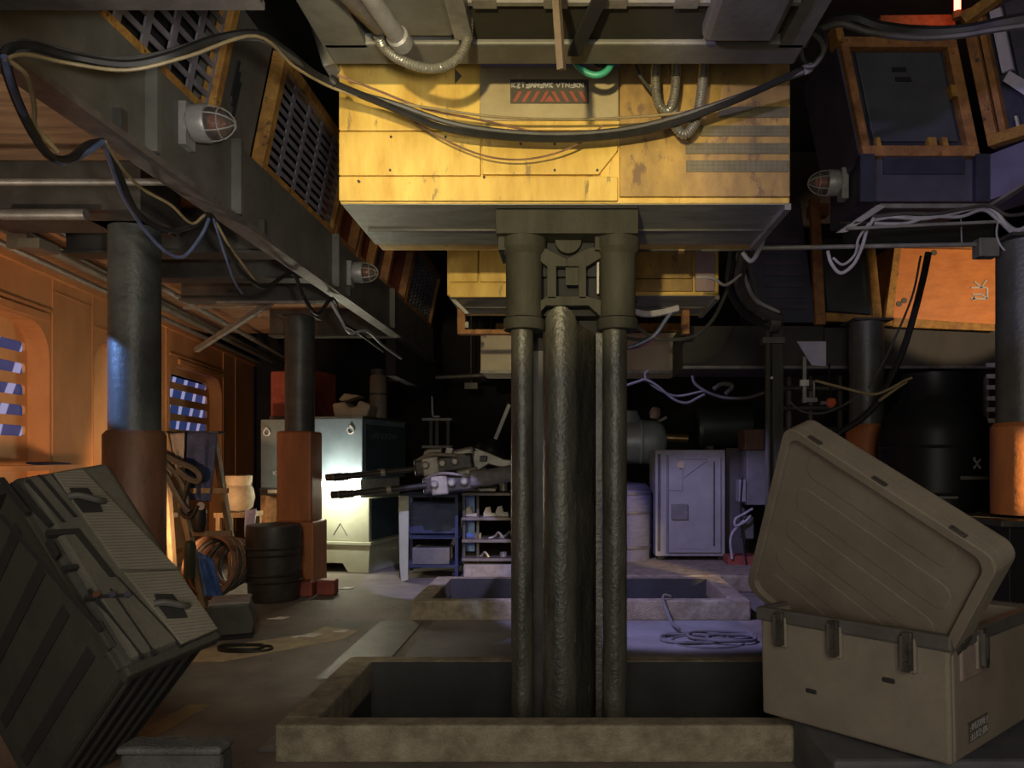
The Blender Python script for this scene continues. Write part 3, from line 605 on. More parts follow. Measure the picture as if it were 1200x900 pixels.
# half round bearing under the cap and dark recess
MB().lathe([(0.075,0),(0.075,0.2)], (0.005,4.27,2.795), (0,1,0), 24).build('bearing', colm, c, smooth=True)
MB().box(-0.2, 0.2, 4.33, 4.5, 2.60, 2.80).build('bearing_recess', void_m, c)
MB().box(-0.21, 0.21, 4.56, 4.64, -1.0, 2.3).build('rear_plate', steel, c)
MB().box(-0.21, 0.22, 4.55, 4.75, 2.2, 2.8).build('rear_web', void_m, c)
Yb = 4.235
m = MB()
def pp(l): m.prism([P(a,b,Yb) for a,b in l], (0,0.06,0))
pp([(627,290),(640,291),(664,303),(664,312),(641,312),(627,301)]); pp([(664,303),(690,290),(706,289),(706,301),(688,312),(664,312)])
pp([(641,311),(652,311),(652,350),(641,350)]); pp([(678,311),(687,311),(687,350),(678,350)])
pp([(641,347),(688,347),(706,352),(706,373),(690,358),(640,358),(626,374),(626,357)])
m.build('cross_bracket', colm, c, bevel=0.004)
m = MB()
m.prism([P(663,311,Yb+0.03), P(678,311,Yb+0.03), P(678,334,Yb+0.03), P(663,334,Yb+0.03)], (0,0.03,0)); m.build('bracket_window_plate', colm, c)
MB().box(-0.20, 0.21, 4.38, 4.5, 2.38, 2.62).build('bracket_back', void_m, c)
MB().fb(699.5, 702, 302, 344, 4.3, 0.03).build('lit_slit', pipe_m, c)
# main shaft: rounded front facet with flat flank and slab
def shaft(pl, z0, ztops, name, mm, sm=True):
    vs = [V((x,y,z0)) for x,y in pl]+[V((x,y,z)) for (x,y),z in zip(pl,ztops)]
    n = len(pl); m = MB().add(vs, [tuple(range(n-1,-1,-1)), tuple(range(n,2*n))]+[(i,(i+1)%n,n+(i+1)%n,n+i) for i in range(n)])
    return m.build(name, mm, c, smooth=40 if sm else False)
k = 4.3/F
xl, xc, xr, x2 = (636-U0)*k, (657-U0)*k, (677-U0)*k, (698-U0)*k
pl = [(xl,4.52),(xl,4.36)]; zt = [2.30,2.30]
for i in range(1, 10):
    a = math.pi*i/10; pl.append((xc-(xr-xl)/2*math.cos(a), 4.36-0.10*math.sin(a))); zt.append(2.30+0.115*math.sin(a))
pl += [(xr,4.34),(x2,4.47),(x2,4.52)]; zt += [2.33,2.29,2.29]
shaft(pl, -1.05, zt, 'main_shaft', colm2)
MB().box((698.5-U0)*k, (706-U0)*k, 4.32, 4.5, -1.05, 2.27).build('rear_slab', colm2, c)
MB().box(-0.45, 0.45, 4.15, 4.68, -1.1, -0.98).build('foot_plate', colm, c, bevel=0.01)

# ------------------------------------------------------------------ big dark crate, front left, tipped on its corner
E1, E2, E3 = V((0.6165,-0.206,-0.760)), V((0.491,0.855,0.1665)), V((-0.6155,0.476,-0.628))
C0 = P(150, 781, 2.72)                         # corner where the top, the long side and the end meet
Mc = Matrix((E1, E2, E3)).transposed().to_4x4(); Mc.translation = C0
def ci(u, v, inset=0.0):                       # image point -> (a, b) on the crate's top plane (its plane, its own coordinates)
    d = V(((u-U0)/F, 1, (V0-v)/F)); o = V((0,0,EYE)); n = E3
    tt = (C0-o).dot(n)/d.dot(n); p = o+d*tt-C0; return p.dot(E1), p.dot(E2)
LL, WW, HH = 1.30, ci(262,742)[1], 1.24
La = -ci(104,545)[0]; LL = La+0.02
t = T('dark_crate', 'large dark moulded crate tipped on its corner at the lower left, ribbed pale strip', 'crate', C0)
MB(Mc).box(-LL, 0, 0, WW, 0.02, HH).build('body', crate_m, t, bevel=0.03, seg=3)
MB(Mc).box(-LL+0.02, -0.02, 0.03, WW-0.02, 0.0, 0.05).build('lid', crate_lit, t, bevel=0.02)
def top(pts, z0, z1, name, m, bev=0, label=None):
    ab = [ci(*p) for p in pts]; mm = MB(Mc); mm.prism([(a,b,z0) for a,b in ab], (0,0,z1-z0)); return mm.build(name, m, t, bevel=bev, label=label)
top([(62,556),(96,551),(208,668),(140,668)], -0.012, 0.01, 'tread_panel', crate_t, 0.003, 'pale ribbed panel'); top([(145,672),(208,670),(254,738),(212,756)], -0.012, 0.01, 'tread_panel', crate_t, 0.003, 'pale ribbed panel')
for (u, v) in ((98,588), (197,712)):
    h = top([(u-18,v-14),(u+4,v-14),(u+16,v+1),(u+22,v+14),(u-2,v+15),(u-12,v+2)], -0.016, 0.0, 'grip_recess', groove_m, 0.003)
    a, b = ci(u+1, v+2); m = MB(Mc).tube([(a-0.035,b-0.05,-0.02),(a-0.02,b-0.02,-0.035),(a+0.015,b+0.03,-0.035),(a+0.02,b+0.06,-0.02)], 0.014, 8); m.build('handle', case_d, h, smooth=True)
for (p, q) in (((12,566),(58,615)), ((30,562),(72,612)), ((44,557),(86,606)), ((0,560),(30,600))):
    top([p, (p[0]+5,p[1]), (q[0]+5,q[1]), q], -0.004, 0.02, 'groove', groove_m)
for l in ([(54,622),(92,620),(136,676),(128,676),(88,626),(56,628)], [(60,632),(70,650),(66,654),(54,634)], [(72,664),(90,662),(92,666),(76,668)]):
    top(l, -0.006, 0.02, 'panel_line', groove_m)
for (p, q) in (((0,602),(118,738)), ((104,690),(166,770)), ((128,690),(180,766)), ((136,676),(212,756)), ((60,556),(140,660)), ((140,667),(208,669))):
    top([p, (p[0]+2.5,p[1]), (q[0]+2.5,q[1]), q], -0.003, 0.02, 'panel_line', groove_m)
top([(100,698),(150,696),(150,700),(100,702)], -0.004, 0.02, 'panel_line', groove_m)
for i, u in enumerate((112,131,148)): 
    a, b = ci(u, 698); MB(Mc).lathe([(0.0,-0.014),(0.013,-0.014),(0.013,0.0)], (a,b,0), (0,0,1), 12).build('round_catch', [sleeve_m, violet, violet][i], t, smooth=True)
# long side: deep slanted grooves; end: close ribs
for a in (-0.16, -0.36, -0.56, -0.76, -0.96):
    MB(Mc).box(a-0.035, a+0.02, -0.006, 0.03, 0.16, HH-0.12).build('side_groove', groove_m, t)
MB(Mc).box(-LL+0.05, -0.02, -0.012, 0.02, 0.05, 0.075).build('side_band', crate_m, t, bevel=0.006)
MB(Mc).box(-0.22, -0.10, -0.014, 0.02, 0.02, 0.10).build('side_latch', crate_m, t, bevel=0.008)
nb_ = 5; st = (WW-0.08)/nb_
for b in range(nb_):
    MB(Mc).box(-0.03, 0.010, 0.04+b*st, 0.04+b*st+st*0.5, 0.14, HH-0.1).build('end_rib', crate_m, t, bevel=0.012)
    MB(Mc).box(-0.03, 0.003, 0.04+b*st+st*0.5, 0.04+b*st+st*0.98, 0.14, HH-0.1).build('end_groove', groove_m, t)
MB(Mc).box(-0.02, 0.025, 0.0, WW+0.01, 0.03, 0.10).build('end_rim', crate_m, t, bevel=0.012)
sb = T('stone_step', 'low rough grey block under the tipped dark crate at the bottom left', 'block', (-1.55, 3.05, 0))
MB().box(-1.73, -1.335, 2.86, 2.97, 0, 0.40).build('body', mat('rough_block', (0.10,0.097,0.09), (0.05,0.048,0.045), 0.9, 0, 6, 0.6), sb, bevel=0.02)
MB().box(-1.74, -1.33, 2.85, 2.98, 0.40, 0.43).build('top_slab', mat('rough_slab', (0.16,0.15,0.14), (0.09,0.085,0.08), 0.9, 0, 12, 0.8), sb, bevel=0.015)

# ------------------------------------------------------------------ tan case and its lid, front right
L0, K0 = V((0.983,3.75,0.255)), V((1.578,3.05,0.275))
dx = (K0-L0); CL = dx.length; Mk = frame(L0, dx, (0,0,1))      # local x along the long face, z up, y away
if (Mk.to_3x3() @ V((0,1,0))).y < 0: print('case flip')
CW, CH = 0.98, 0.525
t_case = t = T('tan_case', 'open tan transit case at the lower right, its ribbed lid leaning askew inside', 'case', K0)
m = MB(Mk); wl = 0.035
m.box(0,CL,0,wl,0,CH); m.box(0,CL,CW-wl,CW,0,CH); m.box(0,wl,wl,CW-wl,0,CH); m.box(CL-wl,CL,wl,CW-wl,0,CH); m.box(wl,CL-wl,wl,CW-wl,0,0.05)
m.build('body', case_m, t, bevel=0.016, seg=3)
m = MB(Mk); r0 = 0.018
m.box(-r0,CL+r0,-r0,0.03,CH-0.055,CH+0.012); m.box(-r0,CL+r0,CW-0.03,CW+r0,CH-0.055,CH+0.012); m.box(-r0,0.03,0.03,CW-0.03,CH-0.055,CH+0.012); m.box(CL-0.03,CL+r0,0.03,CW-0.03,CH-0.055,CH+0.012)
m.build('rim', case_d, t, bevel=0.012)
def latch(x, nm='latch', end=False, y=0):
    def bb(a,b,c,d,e,f): 
        return MB(Mk).box(a,b,c,d,e,f) if not end else MB(Mk).box(CL-d,CL-c,y+a,y+b,e,f)
    bb(x-0.032,x+0.032,-0.022,0.01,CH-0.17,CH-0.02).build('latch_recess', case_m, t, bevel=0.008)
    l = bb(x-0.022,x+0.022,-0.040,-0.012,CH-0.155,CH+0.005).build(nm, latch_m, t, bevel=0.004)
    bb(x-0.026,x-0.014,-0.048,-0.03,CH-0.15,CH-0.01).build('latch_bar', case_d, l); bb(x+0.010,x+0.024,-0.048,-0.03,CH-0.15,CH-0.03).build('latch_bar', latch_m, l)
    bb(x-0.012,x+0.012,-0.050,-0.03,CH-0.16,CH-0.12).build('latch_hook', latch_m, l)
for x in (0.13, 0.42, 0.76): latch(x)
latch(0.27, end=True)
MB(Mk).box(CL-0.01, CL+0.012, 0.10, 0.42, CH-0.20, CH-0.06).build('end_panel', mat('worn_end', (0.26,0.20,0.16), (0.17,0.13,0.11), 0.7, 0, 5, 0.3), t, bevel=0.01)
for (x, z) in ((0.28,0.17),(0.66,0.30)): MB(Mk).box(x-0.03, x+0.03, -0.006, 0.01, z-0.012, z+0.012).build('dent', groove_m, t, bevel=0.01)
lb = MB(Mk).box(CL-0.003, CL+0.006, 0.16, 0.37, 0.055, 0.14).build('label_plate', sign_k, t)
m = MB(); uy = (Mk.to_3x3() @ V((0,1,0)))
for r_ in range(2): glyphs(m, Mk @ V((CL+0.008, 0.175, 0.065+0.04*r_)), uy, (0,0,1), 8, 0.018, 0.028, 0.004, 11+r_, 0.003)
m.build('label_lettering', mat('label_ink', (0.26,0.25,0.24), (0.2,0.19,0.18), 0.7, 0, 9, 0), lb)
b = T('grey_pallet', 'dark grey moulded pallet on the floor under the tan case', 'pallet', (1.6, 3.3, 0))
MB().box(1.135, 2.3, 3.16, 3.735, 0.0, 0.255).build('body', mat('pallet_grey', (0.10,0.10,0.105), (0.065,0.065,0.07), 0.7, 0, 5, 0.1), b, bevel=0.02)
MB().prism([(1.30,3.13,0.03),(1.50,3.13,0.03),(1.47,3.13,0.20),(1.34,3.13,0.20)], (0,0.05,0)).build('foot', grey_box, b, bevel=0.01)
MB().prism([(1.62,3.13,0.03),(1.82,3.13,0.03),(1.79,3.13,0.20),(1.66,3.13,0.20)], (0,0.05,0)).build('foot', grey_box, b, bevel=0.01)

S = 0.95
A_, D_, B_ = P(912,492,3.6*S), P(874,688,4.3*S), P(1161,652,2.9*S)
ex = (B_-A_); ez = (A_-D_); LX, LZ = ex.length, ez.length
Ml = frame(D_, ex, ez)                           # local x along the long edge, z up the short edge, y = z cross x
s = 1 if (Ml.to_3x3() @ V((0,1,0))).y > 0 else -1
def rr(x0, x1, z0, z1, r, n=6):
    pts = []
    for (cx, cz, a0) in ((x1-r,z0+r,-90),(x1-r,z1-r,0),(x0+r,z1-r,90),(x0+r,z0+r,180)):
        for i in range(n+1):
            a = math.radians(a0+90*i/n); pts.append((cx+r*math.cos(a), cz+r*math.sin(a)))
    return pts
def lp(pts, y0, y1): return MB(Ml).prism([(x,y0*s,z) for x,z in pts], (0,(y1-y0)*s,0))
lt = lp(rr(0,LX,0,LZ,0.07), 0.03, 0.15).build('lid', case_m, t_case, bevel=0.02, seg=3, label='tan ribbed lid leaning askew in the open case')
# raised rim ring round the tray
o_, i_ = rr(0,LX,0,LZ,0.07), rr(0.045,LX-0.045,0.045,LZ-0.045,0.06); n = len(o_); m = MB(Ml)
vs = [(x,-0.0*s,z) for x,z in o_]+[(x,-0.0*s,z) for x,z in i_]+[(x,0.05*s,z) for x,z in o_]+[(x,0.05*s,z) for x,z in i_]
fs = []
for i in range(n):
    j = (i+1)%n; fs += [(i,j,n+j,n+i),(i,2*n+i,2*n+j,j),(n+i,n+j,3*n+j,3*n+i),(2*n+i,3*n+i,3*n+j,2*n+j)]
m.add(vs, fs); m.build('rim', case_m, lt, bevel=0.006)
for k in range(5):
    z = 0.14+k*(LZ-0.28)/4; x0, x1 = 0.10+0.01*k, LX-0.10-(0.05 if k in (0,4) else 0)
    lp(rr(x0, x1, z-0.075, z+0.075, 0.06), 0.028, 0.05).build('rib', case_m, lt, bevel=0.014, seg=3)
for x in (0.16, 0.50, 0.86):
    MB(Ml).box(x-0.035, x+0.035, min(0.004*s,0.028*s), max(0.004*s,0.028*s), LZ-0.02, LZ+0.006).build('catch_notch', latch_m, lt, bevel=0.003)
MB(Ml).box(LX-0.012, LX+0.01, min(0.05*s,0.12*s), max(0.05*s,0.12*s), LZ*0.35, LZ*0.55).build('end_handle', latch_m, lt, bevel=0.006)

# ------------------------------------------------------------------ right hand bays
LEr = V((-LE.x, 0, LE.z))
def lean(p, dz): return p + V((-0.207*dz, 0, dz))         # straight up along the right lean
def quadbox(a, b, c, d, ext): return MB().prism([a, b, c, d], ext)
def frontbay(name, label, xl, xr, Y, zb, h, fr, face, depth=0.6, t=0.075, right=True, group='leaning equipment bays on the right', fl=True):
    """Bay that faces along the hall, its uprights leaning towards the aisle."""
    T_ = globals()['T'](name, label, 'equipment bay', ((xl+xr)/2, Y, zb), group)
    def q(m, a, b, z0, z1, y0, y1): return m.prism([lean(V((a,Y+y0,zb)), z0), lean(V((b,Y+y0,zb)), z0), lean(V((b,Y+y0,zb)), z1), lean(V((a,Y+y0,zb)), z1)], (0,y1-y0,0))
    q(MB(), xl, xr, 0, h, 0.06, depth).build('body', navy, T_)
    q(MB(), xl+t+0.04, xr-t-0.03, t+0.05, h-t-0.01, 0.03, 0.065).build('face_panel', face, T_, bevel=0.008)
    for (a, b, z0, z1) in ((xl, xr, 0.0, t), (xl, xr, h-t, h), (xl, xl+t*0.8, t, h-t), (xr-t, xr, t, h-t)):
        q(MB(), a, b, z0, z1, -0.02, 0.06).build('frame_bar', fr, T_, bevel=0.006)
    return T_, q
t, q = frontbay('framed_bay', 'dark panelled bay in a square rust wood frame at the upper right', 2.11, 2.94, 5.30, 3.69, 0.85, rust_o, mat('blue_grey_face', (0.075,0.08,0.10), (0.05,0.054,0.07), 0.5, 0, 3, 0.05))
q(MB(), 2.46, 2.56, 0.62, 0.65, 0.02, 0.04).build('slot', void_m, t); q(MB(), 2.47, 2.58, 0.55, 0.58, 0.02, 0.04).build('slot', void_m, t)
q(MB(), 2.60, 2.66, 0.08, 0.14, 0.0, 0.05).build('bracket', rust_y, t); q(MB(), 2.70, 2.74, 0.08, 0.14, 0.0, 0.05).build('bracket', rust_y, t)
q(MB(), 2.23, 2.26, 0.08, 0.14, 0.0, 0.05).build('bracket', rust_y, t); q(MB(), 2.82, 2.86, 0.42, 0.50, -0.03, 0.03).build('bracket', rust_y, t)
q(MB(), 2.08, 2.13, 0.80, 0.93, -0.05, 0.1).build('corner_block', rust_y, t)
q(MB(), 2.095, 2.12, -0.02, 0.86, 0.03, 0.75).build('side_panel', violet, t)
rb = MB(); rb.prism([P(1032,18,5.7), P(1118,17,5.7), P(1120,31,5.7), P(1032,27,5.7)], (0,0.1,0)); rb.beam(P(1100,25,5.75), P(1100,25,5.75)+V((0,0,-0.42)), 0.06, 0.06); rb.thing('rust_rail', rust_o, 'rust wood rail just above the square framed bay at the upper right', 'rail')
# second bay, turned towards the camera
a0, a1 = V((2.99,5.26,3.74)), V((3.5,4.6,3.74))
t = T('turned_bay', 'bay with pale slats turned inward at the right edge, beside the square framed bay', 'equipment bay', (a0+a1)/2, 'leaning equipment bays on the right')
d_ = (a1-a0).normalized(); n_ = V((-d_.y, d_.x, 0)); n_ = n_ if n_.y < 0 else -n_
def tq(m, s0, s1, z0, z1, o0, o1): 
    return m.prism([lean(a0+d_*s0+n_*o0,z0), lean(a0+d_*s1+n_*o0,z0), lean(a0+d_*s1+n_*o0,z1), lean(a0+d_*s0+n_*o0,z1)], n_*(o1-o0))
tq(MB(), 0, 0.9, 0, 0.95, -0.5, -0.05).build('body', navy, t)
tq(MB(), 0, 0.9, 0, 0.075, -0.05, 0.03).build('frame_bar', rust_y, t, bevel=0.006); tq(MB(), 0, 0.07, 0.075, 0.95, -0.05, 0.03).build('frame_bar', rust_o, t, bevel=0.006)
tq(MB(), 0.09, 0.13, 0.075, 0.95, -0.05, 0.02).build('frame_bar', rust_o, t)
tq(MB(), 0.26, 0.5, 0.12, 0.9, -0.05, -0.02).build('face_panel', violet, t)
for i in range(5): tq(MB(), 0.42, 0.80, 0.47+i*0.06, 0.505+i*0.06, -0.03, 0.01).build('slat', mark_w, t)
m = MB(); tq(m, 0.17, 0.24, 0.46, 0.88, -0.03, 0.0); m.build('pale_sheet', cloth_l, t)
m = MB(); m.prism([lean(a0+d_*0.17,0.40), lean(a0+d_*0.22,0.45), lean(a0+d_*0.38,0.26), lean(a0+d_*0.34,0.18)], n_*0.012); m.build('pale_sheet', cloth_l, t)
for i in range(4): tq(MB(), 0.2+i*0.16, 0.215+i*0.16, 0.07, 0.14, 0.0, 0.03).build('glint_bar', mark_w, t)  # white bars put in for glints along the bay's foot
MB().prism([P(1092,0,6.4), P(1120,0,6.4), P(1118,12,6.4), P(1096,12,6.4)], (0,0.3,0)).thing('violet_box', violet, 'dim violet box at the top right behind the red beacon', 'box')
rbn = T('red_beacon', 'glowing red beacon at the top right edge', 'beacon', P(1122,14,5.4))
MB().lathe([(0.0,0.30),(0.018,0.26),(0.022,0.1),(0.022,0.0)], P(1122,14,5.4), (0,0,1), 14).build('glow_tube', red_e, rbn, smooth=True)
MB().lathe([(0.03,-0.05),(0.034,-0.04),(0.034,0.0),(0.02,0.0)], P(1122,14,5.4), (0,0,1), 14).build('socket', rust_o, rbn, smooth=True)
d = bpy.data.lights.new('beacon_light', 'POINT'); d.energy = 0.4; d.color = (1,0.1,0.05); d.shadow_soft_size = 0.03
o = bpy.data.objects.new('beacon_light', d); col.objects.link(o); o.location = P(1122,-14,5.2)
MB().beam(P(1128,26,5.15), P(1172,-6,5.05), 0.09, 0.07).thing('yellow_rail', rust_y, 'worn yellow rail slanting up beside the red beacon', 'rail', bevel=0.006)

# base below the framed bays, lamp tubes and angle frame
t = T('equipment_plinth', 'slate violet base box below the square framed bay', 'base', (2.5, 5.35, 3.38))
MB().prism([(2.13,5.32,3.38),(2.97,5.32,3.38),(2.97,5.32,3.68),(2.13,5.32,3.68)], (0,0.7,0)).build('body', violet, t)
MB().box(2.08, 2.18, 5.27, 5.36, 3.36, 3.70).build('corner_post', navy, t); MB().box(2.90, 3.0, 5.27, 5.36, 3.36, 3.70).build('corner_post', navy, t)
MB().box(2.26, 2.84, 5.305, 5.33, 3.57, 3.69).build('upper_panel', navy, t)
MB().prism([(3.0,5.3,3.38),(3.6,4.5,3.42),(3.6,4.5,3.78),(3.0,5.3,3.70)], (0.2,0.3,0)).build('turned_panel', mat('lit_violet', (0.16,0.15,0.26), (0.11,0.10,0.18), 0.5, 0, 3, 0), t)
t = T('angle_frame', 'pale steel angle frame hanging below the violet base, wires tied along it', 'frame', (2.4, 5.0, 3.2))
MB().beam(P(1030,242,5.25), P(1158,242,5.25), 0.03, 0.03).build('front_bar', pipe_m, t)
MB().prism([P(1030,240,5.2), P(1038,242,5.2), P(992,272,4.9), P(981,273,4.9)], (0,0.03,0.01)).build('slant_plate', mark_w, t)
MB().beam(P(992,268,4.9), P(1168,260,4.9), 0.018, 0.018).build('rear_bar', pipe_m, t)
MB().beam(P(1158,244,5.2), P(1215,208,4.9), 0.05, 0.02).build('slant_bar', pipe_m, t)
MB().prism([P(985,262,5.0), P(1165,262,5.0), P(1165,286,5.3), P(990,286,5.3)], (0,0.02,0.02)).build('under_panel', mat('dark_olive', (0.05,0.05,0.035), (0.03,0.03,0.02), 0.7, 0, 4, 0), t)
bp = T('long_bar', 'long horizontal metal bar running right to the edge pillar, below the wire bundle', 'bar', P(995,291,5.05))
a, b = P(822,292,5.05), P(1168,286,5.05)
MB().tube([a, b], 0.016, 12, 0).build('bar', pipe_m, bp, smooth=True)
MB().tube([P(740,293,5.05), a+V((0.02,0,0))], 0.013, 10, 0).build('dark_end', steel, bp, smooth=True)
MB().lathe([(0.026,-0.02),(0.026,0.02)], P(798,293,5.05), (1,0,0), 14).build('collar', brass, bp, smooth=True)
MB().fb(1148, 1172, 278, 300, 5.0, 0.1).build('clamp', girder_m, bp, bevel=0.008)
MB().beam(P(1127,286,5.05), P(1126,252,5.05), 0.006, 0.006).build('tie', cable_w, bp)
caged_lamp((2.07, 5.62, 3.62), (-1,0,0), 'caged lamp on the right, at the corner of the violet base box')
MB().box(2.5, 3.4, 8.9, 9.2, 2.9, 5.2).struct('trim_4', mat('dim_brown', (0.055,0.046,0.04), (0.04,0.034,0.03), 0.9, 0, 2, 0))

# far row of bays on the right
t = T('louvred_bay', 'dark louvred cabinet bay leaning left of the rust post, middle right', 'equipment bay', (2.1, 7.8, 3.0), 'far equipment bays on the right')
Y = 7.8; MB().prism([P(885,378,Y), P(957,378,Y), P(938,236,Y), P(868,250,Y)], (0,0.6,0)).build('body', navy, t, bevel=0.01)
for i in range(7):
    f = i/7; u = 890-4*f*3; MB().prism([P(900-10*f,362-90*f,Y-0.02), P(948-12*f,362-90*f,Y-0.02), P(947-12*f,356-90*f,Y-0.005), P(899-10*f,356-90*f,Y-0.005)], (0,0.02,0)).build('louvre', violet, t)
MB().prism([P(870,285,Y-0.02), P(893,378,Y-0.02), P(897,378,Y-0.02), P(874,285,Y-0.02)], (0,0.03,0)).build('edge_strip', steel, t)
t = T('framed_bay', 'dark window-like bay between a rust post and a yellow post, middle right', 'equipment bay', (3.0, 7.8, 3.0), 'far equipment bays on the right')
MB().prism([P(966,378,Y), P(1034,378,Y), P(1020,262,Y), P(952,262,Y)], (0,0.5,0)).build('body', void_m, t)
MB().prism([P(970,364,Y-.03), P(1022,368,Y-.03), P(1016,280,Y-.03), P(962,280,Y-.03)], (0,0.02,0)).build('face_panel', mat('dark_green_grey', (0.05,0.055,0.05), (0.03,0.033,0.03), 0.6, 0, 4, 0), t)
MB().prism([P(956,380,Y-.08), P(968,380,Y-.08), P(961,232,Y-.08), P(950,232,Y-.08)], (0,0.08,0)).build('frame_bar', rust_o, t, bevel=0.006, label='rust red post')
MB().prism([P(1024,378,Y-.08), P(1035,380,Y-.08), P(1024,272,Y-.08), P(1015,272,Y-.08)], (0,0.08,0)).build('frame_bar', rust_y, t, bevel=0.006, label='worn yellow post')
MB().prism([P(968,376,Y-.07), P(1030,378,Y-.07), P(1030,370,Y-.07), P(968,366,Y-.07)], (0,0.07,0)).build('frame_bar', rust_y, t, bevel=0.006)
MB().fb(950,972,238,252,Y-0.1,0.15).build('end_block', rust_o, t, bevel=0.01)
t = T('orange_bay', 'brightly lit orange bay panel with pale glyphs, left of the edge pillar', 'equipment bay', (4.0, 7.8, 3.0), 'far equipment bays on the right')
MB().prism([P(1042,376,Y), P(1168,380,Y), P(1168,285,Y), P(1050,285,Y)], (0,0.5,0)).build('panel', orange_m, t)
MB().prism([P(1036,382,Y-.07), P(1046,382,Y-.07), P(1058,276,Y-.07), P(1050,276,Y-.07)], (0,0.07,0)).build('frame_bar', rust_y, t, bevel=0.006)
MB().prism([P(1046,383,Y-.07), P(1166,388,Y-.07), P(1166,380,Y-.07), P(1048,372,Y-.07)], (0,0.07,0)).build('frame_bar', rust_y, t, bevel=0.006)
MB().prism([P(1062,290,Y-.04), P(1062,282,Y-.04), P(1166,280,Y-.04), P(1166,292,Y-.04)], (0,0.04,0)).build('frame_bar', rust_o, t)
m = MB()
for (p, r) in (((1138,337),(1156,337)), ((1142,330),(1150,337)), ((1150,337),(1156,328)), ((1138,350),(1156,350)), ((1140,345),(1150,345)), ((1150,345),(1157,350)), ((1157,337),(1157,350)), ((1139,352),(1144,347))): m.beam(P(*p,Y-.008), P(*r,Y-.008), 0.018, 0.006, (0,1,0))
m.build('painted_glyph', mark_w, t)
m = MB()
for (u, v) in ((1054,356),(1060,352),(1115,288),(1095,296)): m.lathe([(0,0),(0.03,0.0),(0.03,0.008)], P(u,v,Y-.008), (0,1,0), 9)
m.build('paint_chip', sign_k, t)
t = T('bay_plinth', 'long dark plinth box carrying the far bays on the right', 'plinth', (2.9, 8.0, 2.5)); plm = mat('plinth_dark', (0.035,0.032,0.026), (0.022,0.02,0.017), 0.7, 0, 4, 0.05)
m = MB().box(P(800,0,7.85).x, P(965,0,7.85).x, 7.85, 8.6, P(0,433,7.85).z, P(0,382,7.85).z); m.build('left_box', plm, t)
MB().box(P(966,0,7.82).x, P(1170,0,7.82).x, 7.82, 8.6, P(0,430,7.82).z, P(0,384,7.82).z).build('right_box', plm, t)
MB().box(P(800,0,7.8).x, P(1170,0,7.8).x, 7.78, 7.85, P(0,432,7.8).z, P(0,429,7.8).z).build('bottom_edge', flange_m, t)
MB().prism([P(934,400,7.8), P(968,400,7.8), P(968,429,7.8), P(951,428,7.8)], (0,0.015,0)).build('lilac_light_patch', cloth_l, t)  # pale piece standing for a patch of lilac light on the plinth

# ------------------------------------------------------------------ utility post with hoses (middle right)
t = T('utility_post', 'dark twin service post left of the tan lid with hoses clamped at its head', 'post', (1.8, 6.6, 0))
a = P(900, 0, 6.6).x; MB().tube([(a,6.6,0.1),(a,6.6,2.75)], 0.026, 12, 0).build('round_post', colm, t, smooth=True)
a = P(911, 0, 6.62).x; MB().box(a-0.05, a+0.05, 6.6, 6.7, 0, 2.78).build('channel_post', colm, t, bevel=0.006)
MB().lathe([(0.06,-0.05),(0.09,-0.03),(0.09,0.05),(0.05,0.08)], P(905,378,6.55), (1,0,0.1), 16).build('hose_clamp', steel, t, smooth=True)
MB().fb(894,920,395,402,6.56,0.12).build('band', steel, t)
MB().lathe([(0.0,-.02),(0.012,-.02),(0.012,0.02),(0,.02)], P(904,443,6.55), (0,1,0), 8).build('bolt', mark_w, t)
def cables(name, label, specs, cat='cable bundle', n=7):
    pts0 = specs[0][0]; t = T(name, label, cat, P(*pts0[0]))
    for pts, r, m in specs: MB().tube([P(*p) for p in pts], r, n, 6).build('cable', m, t, smooth=True)
    return t
cables('hose_bundle', 'thick grey hoses looping from the right end of the hull down to the service post', [
    ([(880,262,5.2),(872,300,5.6),(866,330,6.0),(878,356,6.3),(900,368,6.45),(914,374,6.5)], 0.045, cable_g),
    ([(862,262,5.3),(858,300,5.7),(855,335,6.1),(868,362,6.35),(890,378,6.5),(902,382,6.52)], 0.035, cable_k),
    ([(850,262,5.4),(860,290,5.6),(870,318,5.9),(884,350,6.3),(912,366,6.5)], 0.02, cable_w)], 'hoses')
cables('violet_cables', 'violet lit cable loops hanging below the second hull, right of the column', [
    ([(738,363,5.6),(742,358,6.1),(746,353,6.6)], 0.012, cable_g),
    ([(738,363,5.6),(755,368,5.6),(775,366,5.6),(795,361,5.6)], 0.026, cable_w),
    ([(739,364,5.6),(748,382,5.6),(765,395,5.6),(790,398,5.6),(815,393,5.6),(835,375,5.6),(848,350,5.7),(856,330,5.8)], 0.014, cable_g),
    ([(790,362,5.6),(780,375,5.6),(768,392,5.6),(752,402,5.6),(736,408,5.6)], 0.016, cable_b),
    ([(786,366,5.65),(778,380,5.65),(765,398,5.65),(750,406,5.65),(734,409,5.65)], 0.010, cable_r),
    ([(734,396,5.6),(752,398,5.6),(768,393,5.6)], 0.014, cable_g),
    ([(815,325,5.4),(835,326,5.4),(850,334,5.5),(868,322,5.6)], 0.011, cable_w)])
cables('hung_cables', 'slack cables hooked below the pale hull, draped to the service post', [
    ([(733,452,6.9),(748,447,6.9),(757,445,6.9),(770,452,6.9),(790,468,6.9),(805,472,6.9),(818,466,6.9),(826,462,6.9)], 0.013, cable_g),
    ([(757,446,6.95),(775,458,6.95),(795,464,6.95),(825,458,6.9)], 0.011, cable_g),
    ([(811,440,6.9),(815,450,6.9),(830,460,6.9),(850,466,6.9),(875,466,6.8),(896,460,6.65)], 0.014, cable_g),
    ([(757,445,6.9),(756,438,6.9),(760,434,6.9)], 0.010, cable_g),
    ([(836,456,6.9),(846,450,6.9),(858,452,6.9),(850,462,6.9)], 0.02, cable_g)])
